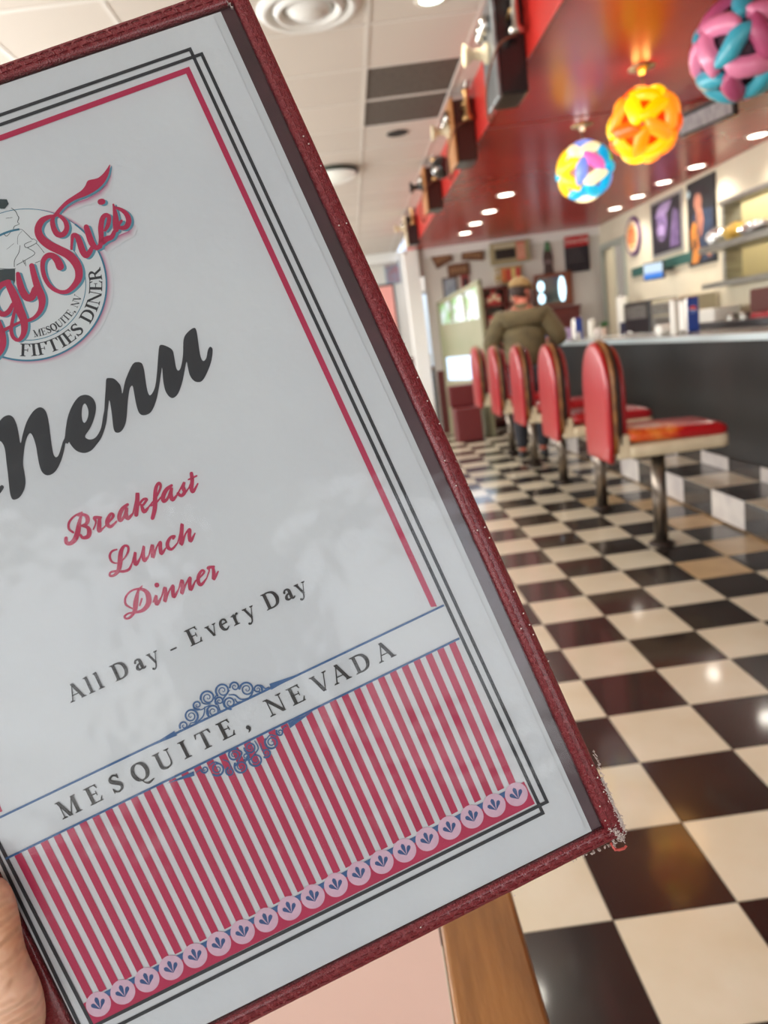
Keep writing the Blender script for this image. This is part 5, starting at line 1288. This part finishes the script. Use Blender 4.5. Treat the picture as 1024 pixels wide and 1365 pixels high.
# ================================================================== FAR WALL BEHIND THE BAR
WF = 11.2
def wallbox(name, label, cat, px0, px1, m, d=.05, frame=None, tilt=0, part='board', group=None):
    """px0 = upper left pixel, px1 = lower right pixel, hung on the far wall"""
    a, b_ = onY(*px0, WF-d), onY(*px1, WF-d)
    t = thing(name, label, cat, ((a.x+b_.x)/2, WF, (a.z+b_.z)/2), 0, group); t.rotation_euler = (0, tilt, 0)
    hx, hz = abs(b_.x-a.x)/2, abs(a.z-b_.z)/2
    MB().box(-hx, hx, -d, 0, -hz, hz).build(part, m, t, bevel=.004)
    return t, hx, hz
t, hx, hz = wallbox('menu_board', 'red-topped black board with white script at the right of the far wall', 'sign', (752, 316), (787, 360), bkp, .04)
MB().box(-hx, hx, -.05, -.04, hz*.42, hz).build('red_header', mat('cola_red', (186, 30, 36), .4), t)
cu = bpy.data.curves.new('txt', 'FONT'); cu.body = 'Coca-Cola'; cu.size = .085; cu.align_x = 'CENTER'; cu.align_y = 'CENTER'; cu.shear = .35; cu.extrude = .001
to = bpy.data.objects.new('txt', cu); C.objects.link(to)
bpy.context.view_layer.update(); tm_ = bpy.data.meshes.new_from_object(to.evaluated_get(bpy.context.evaluated_depsgraph_get())); bpy.data.objects.remove(to)
tm_.materials.clear(); tm_.materials.append(m_nap); lo = bpy.data.objects.new('lettering', tm_); C.objects.link(lo); lo.parent = t; lo.location = (0, -.0515, hz*.71); lo.rotation_euler = (PI/2, 0, 0)
for k in range(4): MB().box(-hx*.8, hx*(.2+.15*k), -.0415, -.04, hz*(.25-.22*k), hz*(.25-.22*k)+.008).build('chalk_line', mat('chalk', (120, 110, 110), .8), t)
# bottle shaped signs
def bottle(loc, h, label, m, capm, ax=0):
    t = thing('bottle_sign', label, 'sign', loc, ax); s_ = h/1.0
    prof = [(.135, 0), (.14, .05), (.12, .22), (.14, .38), (.14, .5), (.10, .66), (.055, .8), (.045, .93), (.055, .96), (.05, 1.0)]
    P = [(x*s_, z*s_) for x, z in prof]+[(-x*s_, z*s_) for x, z in reversed(prof)]
    MB().prism(P, -.03, 0, 'y').build('bottle', m, t, bevel=.006)
    P2 = [(x*s_*1.02, z*s_) for x, z in prof[5:]]+[(-x*s_*1.02, z*s_) for x, z in reversed(prof[5:])]
    MB().prism(P2, -.036, -.03, 'y').build('neck', capm, t)
    MB().box(-.10*s_, .10*s_, -.034, -.030, .3*s_, .4*s_).build('label_band', mat('grey_band', (120, 100, 100), .5), t)
    return t
bottle((3.06, WF, 2.13), .52, 'large bottle-shaped sign with green neck on the far wall', mat('bottle_brown', (66, 46, 44), .4), mat('bottle_green', (70, 120, 80), .4))
t, hx, hz = wallbox('clock_sign', 'tan framed display sign with black window and red panel', 'sign', (653, 325), (708, 347), mat('tan_frame', (150, 138, 104), .5), .09, tilt=-.0)
MB().box(-hx*.78, hx*.25, -.094, -.09, -hz*.55, hz*.35).build('black_window', m_bk, t)
MB().box(hx*.32, hx*.74, -.096, -.09, -hz*.8, hz*.85).build('red_panel', mat('red_panel', (196, 70, 62), .5), t)
MB().box(-hx*.85, hx*.25, -.093, -.09, hz*.5, hz*.8).build('upper_strip', mat('cream_strip', (186, 176, 150), .5), t)
for k in range(4): MB().box(hx*(.36+.1*k), hx*(.40+.1*k), -.098, -.096, -hz*.7, hz*.7).build('panel_stripe', m_cream, t)
t, hx, hz = wallbox('snack_rack', 'rack of small colourful packets below the tan framed sign', 'rack', (660, 357), (697, 376), mat('rack_tan', (176, 150, 100), .5), .07)
for k in range(2): MB().lathe([(.028, -.012), (.04, -.012), (.04, 0), (.028, 0)], c=(-hx*.86, -.075, hz*.45-k*.16), n=18, axis='y').build('ring', m_wp, t)
for k, cc in enumerate(((210, 110, 60), (196, 60, 50), (216, 190, 120), (200, 60, 60))):
    MB().box(hx*(-.5+.35*k), hx*(-.22+.35*k), -.09, -.07, -hz*.7, hz*.7).build('packet', mat('packet_%d' % k, cc, .4), t, bevel=.003)
for (a, b_, tl__, lb) in (((576, 336), (603, 352), .38, 'brown wooden plaque tilted upwards at the left end of the far wall'), ((615, 335), (646, 345), -.14, 'brown wooden plaque hung almost level beside the tan framed sign'), ((596, 353), (627, 366), .02, 'brown wooden plaque hung lowest of the three')):
    t, hx, hz = wallbox('wooden_plaque', lb, 'plaque', a, b_, mat('plaque_wood', (112, 70, 44), .5, noise=(84, 50, 30), nscale=8), .03, tilt=-tl__, group='wooden plaques on the far wall')
    for k in range(6): MB().box(hx*(-.75+.26*k), hx*(-.62+.26*k), -.034, -.03, -hz*.45, hz*.45).build('carved_letter', mat('carved_pale', (156, 118, 82), .6), t)
t, hx, hz = wallbox('framed_picture', 'grey-blue framed picture beneath the lowest wooden plaque', 'picture', (589, 371), (612, 400), mat('brown_frame', (96, 80, 70), .5), .03)
MB().box(-hx*.8, hx*.8, -.033, -.03, -hz*.85, hz*.85).build('print', pk('print_greyblue', (150, 158, 168), (120, 128, 140)), t)
t, hx, hz = wallbox('red_picture', 'narrow red and dark picture right of the grey-blue one', 'picture', (614, 366), (627, 388), mat('red_picture', (140, 54, 50), .5), .03)
MB().box(-hx*.5, hx*.5, -.034, -.03, -hz*.6, hz*.5).build('print', bkp, t)
# timber shelving with pale goods
a, b_ = onY(642, 385, 10.9), onY(708, 440, 10.9)
t = thing('display_shelf', 'dark red timber shelf unit with pale goods against the far wall', 'shelf unit', ((a.x+b_.x)/2, 11.0, 0))
hx = (b_.x-a.x)/2; m_mah = mat('mahogany', (104, 40, 32), .4, noise=(84, 30, 24), nscale=5)
for s_ in (-1, 0, 1): MB().box(s_*hx-.025, s_*hx+.025, -.15, .18, 0, a.z).build('upright', m_mah, t)
for z in (.1, .6, 1.05, 1.45, 1.78, a.z-.02): MB().box(-hx, hx, -.15, .18, z-.02, z+.02).build('shelf', m_mah, t)
MB().box(-hx, hx, .165, .18, .1, a.z).build('back_panel', mat('pale_back', (176, 168, 156), .6), t)
random.seed(9)
for z in (1.47, 1.80):
    for k in range(8):
        x = -hx+.1+k*(2*hx-.2)/7.
        if abs(x) < .06: continue
        cc = random.choice([(196, 190, 176), (206, 200, 186), (150, 140, 110), (190, 60, 60), (170, 176, 180)])
        tt = thing('goods_box', '%s carton, %s from the left on the %s shelf of the dark red unit' % ({196: 'pale', 206: 'cream', 150: 'olive', 190: 'red', 170: 'grey'}[cc[0]], ('first', 'second', 'third', 'fourth', 'fifth', 'sixth', 'seventh', 'eighth')[k], 'upper' if z > 1.6 else 'lower'), 'box', (t.location.x+x, 10.93, z), 0, 'goods on the far shelf unit')
        h_ = random.uniform(.12, .22); MB().box(-.035, .035, -.03, .05, 0, h_).build('carton', mat('good_%d' % cc[0], cc, .5), tt, bevel=.004); MB().box(-.03, .03, -.032, -.030, h_*.3, h_*.7).build('carton_label', m_cream, tt)
# lit mirror with bright bulbs strips
a, b_ = onY(718, 371, 11.1), onY(754, 402, 11.1)
t = thing('lit_mirror', 'wood-framed mirror with bright lamp strips at both sides', 'mirror', ((a.x+b_.x)/2, 11.19, (a.z+b_.z)/2)); hx, hz = (b_.x-a.x)/2+.01, (a.z-b_.z)/2
MB().box(-hx-.04, hx+.12, -.06, 0, -hz-.05, hz+.05).build('frame', mat('mirror_wood', (128, 66, 40), .45), t, bevel=.006)
MB().box(-hx, hx, -.064, -.06, -hz, hz).build('mirror_glass', mat('mirror_grey', (120, 128, 132), .12, metal=.9), t)
m_bulb = mat('bulb_cold', (240, 252, 255), .4, emit=(200, 240, 255), estr=2.4)
for k in range(2): MB().sphere((-hx*.82, -.085, hz*(.35-.9*k)), (.05, .025, .075), 14, 10).build('lamp', m_bulb, t, smooth=True)
MB().sphere((hx*.78, -.085, 0), (.05, .025, hz*.95), 14, 12).build('lamp', m_bulb, t, smooth=True)
a, b_ = onY(713, 415, 11.0), onY(772, 440, 11.0)
t = thing('back_cabinet', 'low dark red cabinet under the lit mirror', 'cabinet', ((a.x+b_.x)/2, 11.0, 0)); hx = (b_.x-a.x)/2
MB().box(-hx+.02, hx, -.12, .16, 0, a.z-.02).build('cabinet_body', m_mah, t, bevel=.006)
MB().box(-hx, hx+.02, -.14, .17, a.z-.02, a.z+.01).build('cabinet_top', m_mah, t, bevel=.004)
for k in range(3): o = MB().box(-hx+.05+k*(2*hx-.07)/3, -hx+.03+(k+1)*(2*hx-.07)/3, -.135, -.12, .1, a.z-.1).build('door', mat('maroon_door', (92, 34, 30), .4), t, bevel=.005); MB().sphere((-hx+.05+(k+1)*(2*hx-.07)/3-.06, -.145, .9), .014, 8, 6).build('knob', m_brass, o)
boxthing('lilac_box', 'lilac and dark box on the far end of the counter', 'box', 2.75, 3.05, 9.9, 10.3, CT, CT+.14, mat('lilac_box', (150, 128, 160), .5))

# partition with panes that glow in place of daylight, left end of the far wall
A_, B_ = Vector((1.80, 10.1, 0)), Vector((1.335, 11.1, 0)); d = (B_-A_); l = d.length; ang = math.atan2(d.y, d.x)
par = bpy.data.objects.new('wall_partition', None)
mbp = MB().box(0, l, -.06, 0, 0, .80); mbp.box(0, l, -.06, 0, 1.14, 1.62); mbp.box(0, .07, -.06, 0, .8, 1.14); mbp.box(l-.07, l, -.06, 0, .8, 1.14); mbp.box(0, .06, -.06, 0, 1.62, 2.10); mbp.box(l-.05, l, -.06, 0, 1.62, 1.94)
mbp.box(l*.36-.02, l*.36+.02, -.055, -.005, 1.66, 2.04); mbp.box(l*.68-.02, l*.68+.02, -.055, -.005, 1.64, 1.98)
mbp.prism([(0, 2.06), (l, 1.88), (l, 1.94), (0, 2.12)], -.06, 0, 'y')
pw = tag(mbp.build('wall_partition', mat('partition_cream', (150, 145, 118), .5, noise=(134, 136, 104), nscale=2)), kind='structure'); pw.location = A_; pw.rotation_euler = (0, 0, ang)
m_dayglow = bpy.data.materials.new('daylight_emission'); m_dayglow.use_nodes = True; n = m_dayglow.node_tree; p = n.nodes['Principled BSDF']; p.inputs['Roughness'].default_value = .2
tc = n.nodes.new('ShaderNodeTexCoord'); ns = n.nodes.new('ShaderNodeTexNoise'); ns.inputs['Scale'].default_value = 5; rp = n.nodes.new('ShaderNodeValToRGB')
rp.color_ramp.elements[0].position = .40; rp.color_ramp.elements[0].color = srgb(150, 205, 110); rp.color_ramp.elements[1].position = .56; rp.color_ramp.elements[1].color = srgb(236, 250, 246)  # green and white window brightness painted as emission, nothing lights the panes
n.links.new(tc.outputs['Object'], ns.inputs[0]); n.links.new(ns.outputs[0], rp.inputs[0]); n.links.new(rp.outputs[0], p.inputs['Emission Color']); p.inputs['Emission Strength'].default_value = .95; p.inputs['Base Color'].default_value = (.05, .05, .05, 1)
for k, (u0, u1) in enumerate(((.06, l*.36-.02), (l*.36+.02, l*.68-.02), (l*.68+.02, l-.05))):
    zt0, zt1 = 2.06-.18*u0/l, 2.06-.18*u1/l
    MB().prism([(u0, 1.62), (u1, 1.62), (u1, zt1), (u0, zt0)], -.035, -.025, 'y').build('pane', m_dayglow, pw)

m_dayglow_low = mat('added_glow_low', (20, 22, 26), .2, emit=(205, 228, 255), estr=2.0)  # lower pane added as a glow, for a bright patch and floor reflection
MB().box(.07, l-.07, -.035, -.025, .8, 1.14).build('pane', m_dayglow_low, pw)
# ================================================================== DINING ROOM BEYOND
def endpic(name, label, cat, p0, p1, m, fr=None, Y=14.5, part='frame'):
    a, b_ = onY(*p0, Y-.03), onY(*p1, Y-.03)
    t = thing(name, label, cat, ((a.x+b_.x)/2, Y, (a.z+b_.z)/2)); hx, hz = abs(b_.x-a.x)/2, abs(a.z-b_.z)/2
    MB().box(-hx, hx, -.03, 0, -hz, hz).build(part, fr or m, t, bevel=.004)
    k = .86 if fr else .7
    MB().box(-hx*k, hx*k, -.035, -.03, -hz*.93, hz*.93).build('print', m, t); return t, hx, hz
endpic('poster', 'blue-grey poster high on the far dining room wall', 'poster', (511, 346), (535, 377), pk('print_bluegrey', (130, 134, 150), (150, 96, 100)), mat('pale_blue_frame', (140, 162, 172), .5))
endpic('pink_display', 'dark-framed pink panel on the far dining room wall', 'display', (496, 381), (534, 455), mat('pink_panel', (236, 160, 148), .5), mat('dark_green_frame', (36, 48, 46), .5))
bottle((1.27, 14.5, 1.66), .58, 'slim grey bottle-shaped sign on the far dining room wall', mat('bottle_grey', (128, 112, 116), .5), mat('bottle_grey2', (96, 104, 104), .5))
wb = MB().box(XL, 1.24, 14.46, 14.5, 0, 1.15); wb.box(1.82, XR, 14.46, 14.5, 0, 1.15)
tag(wb.build('trim_10', mat('maroon_wainscot', (84, 30, 28), .5)), kind='structure')
tag(box('trim_11', mat('maroon_wainscot', (84, 30, 28), .5), XL, XL+.03, YB, YF, 0, .98), kind='structure')
def high_table(x, y, z, sx, sy, label, topm, name='high_table'):
    t = thing(name, label, 'table', (x, y, 0), 0)
    MB().box(-sx, sx, -sy, sy, z-.03, z).build('table_top', topm, t, bevel=.008)
    MB().box(-sx-.012, sx+.012, -sy-.012, sy+.012, z-.05, z-.012).build('table_rim', mat('rim_wood', (126, 78, 44), .4), t, bevel=.006)
    MB().tube([(0, 0, .03), (0, 0, z-.05)], .045, 14).build('column', m_bk, t)
    for k in range(4):
        a = PI/4+k*PI/2; MB().tube([(0, 0, .05), (.3*math.cos(a), .3*math.sin(a), .02)], .022, 8).build('foot', m_bk, t)
    return t
m_gt = mat('pale_blue_top', (170, 184, 204), .15, coat=.8)
high_table(1.28, 11.95, 1.03, .38, .36, 'tall table with pale glossy top and wooden rim beyond the stools', m_gt)
high_table(1.15, 13.2, .98, .40, .35, 'farther tall table with brown rim beside the dining room wall', mat('brown_top', (132, 86, 52), .3))
t = boxthing('high_bench', 'white glossy bench end catching the window light behind the stools', 'bench', 1.5, 1.95, 11.45, 11.9, 0, .78, mat('bench_maroon', (76, 26, 28), .5)) if False else None
# red booth bench left of the bar wall, pale cushion on top
t = thing('booth_bench', 'dark red booth bench in front of the glowing partition panes', 'bench', (1.50, 10.1, 0), 0)
MB().box(-.22, .14, -.2, .2, 0, .46).build('seat', mat('booth_red', (96, 28, 30), .4), t, bevel=.02)
MB().box(-.24, .14, .14, .22, .46, .76).build('backrest', mat('booth_red', (96, 28, 30), .4), t, bevel=.02)
# condiments on the tall table
zt = 1.03
canister(1.20, 11.8, .045, .17, m_wp, 'white condiment jar on the tall table, left', 'jar', zt)
canister(1.36, 11.85, .045, .20, m_wp, 'white condiment jar with blue lid on the tall table', 'jar', zt, mat('lid_blue', (30, 60, 130), .4))
canister(1.50, 11.8, .05, .16, mat('dark_blue_jar', (36, 56, 110), .4), 'dark blue jar at the right of the tall table', 'jar', zt)
lathe_thing('sauce_bottle', 'slim brown sauce bottle on the tall table', 'bottle', (1.07, 11.9, zt), [(.0001, 0), (.03, 0), (.03, .12), (.012, .16), (.012, .2), (.0001, .205)], mat('brown_glass', (96, 50, 30), .15, coat=.6))
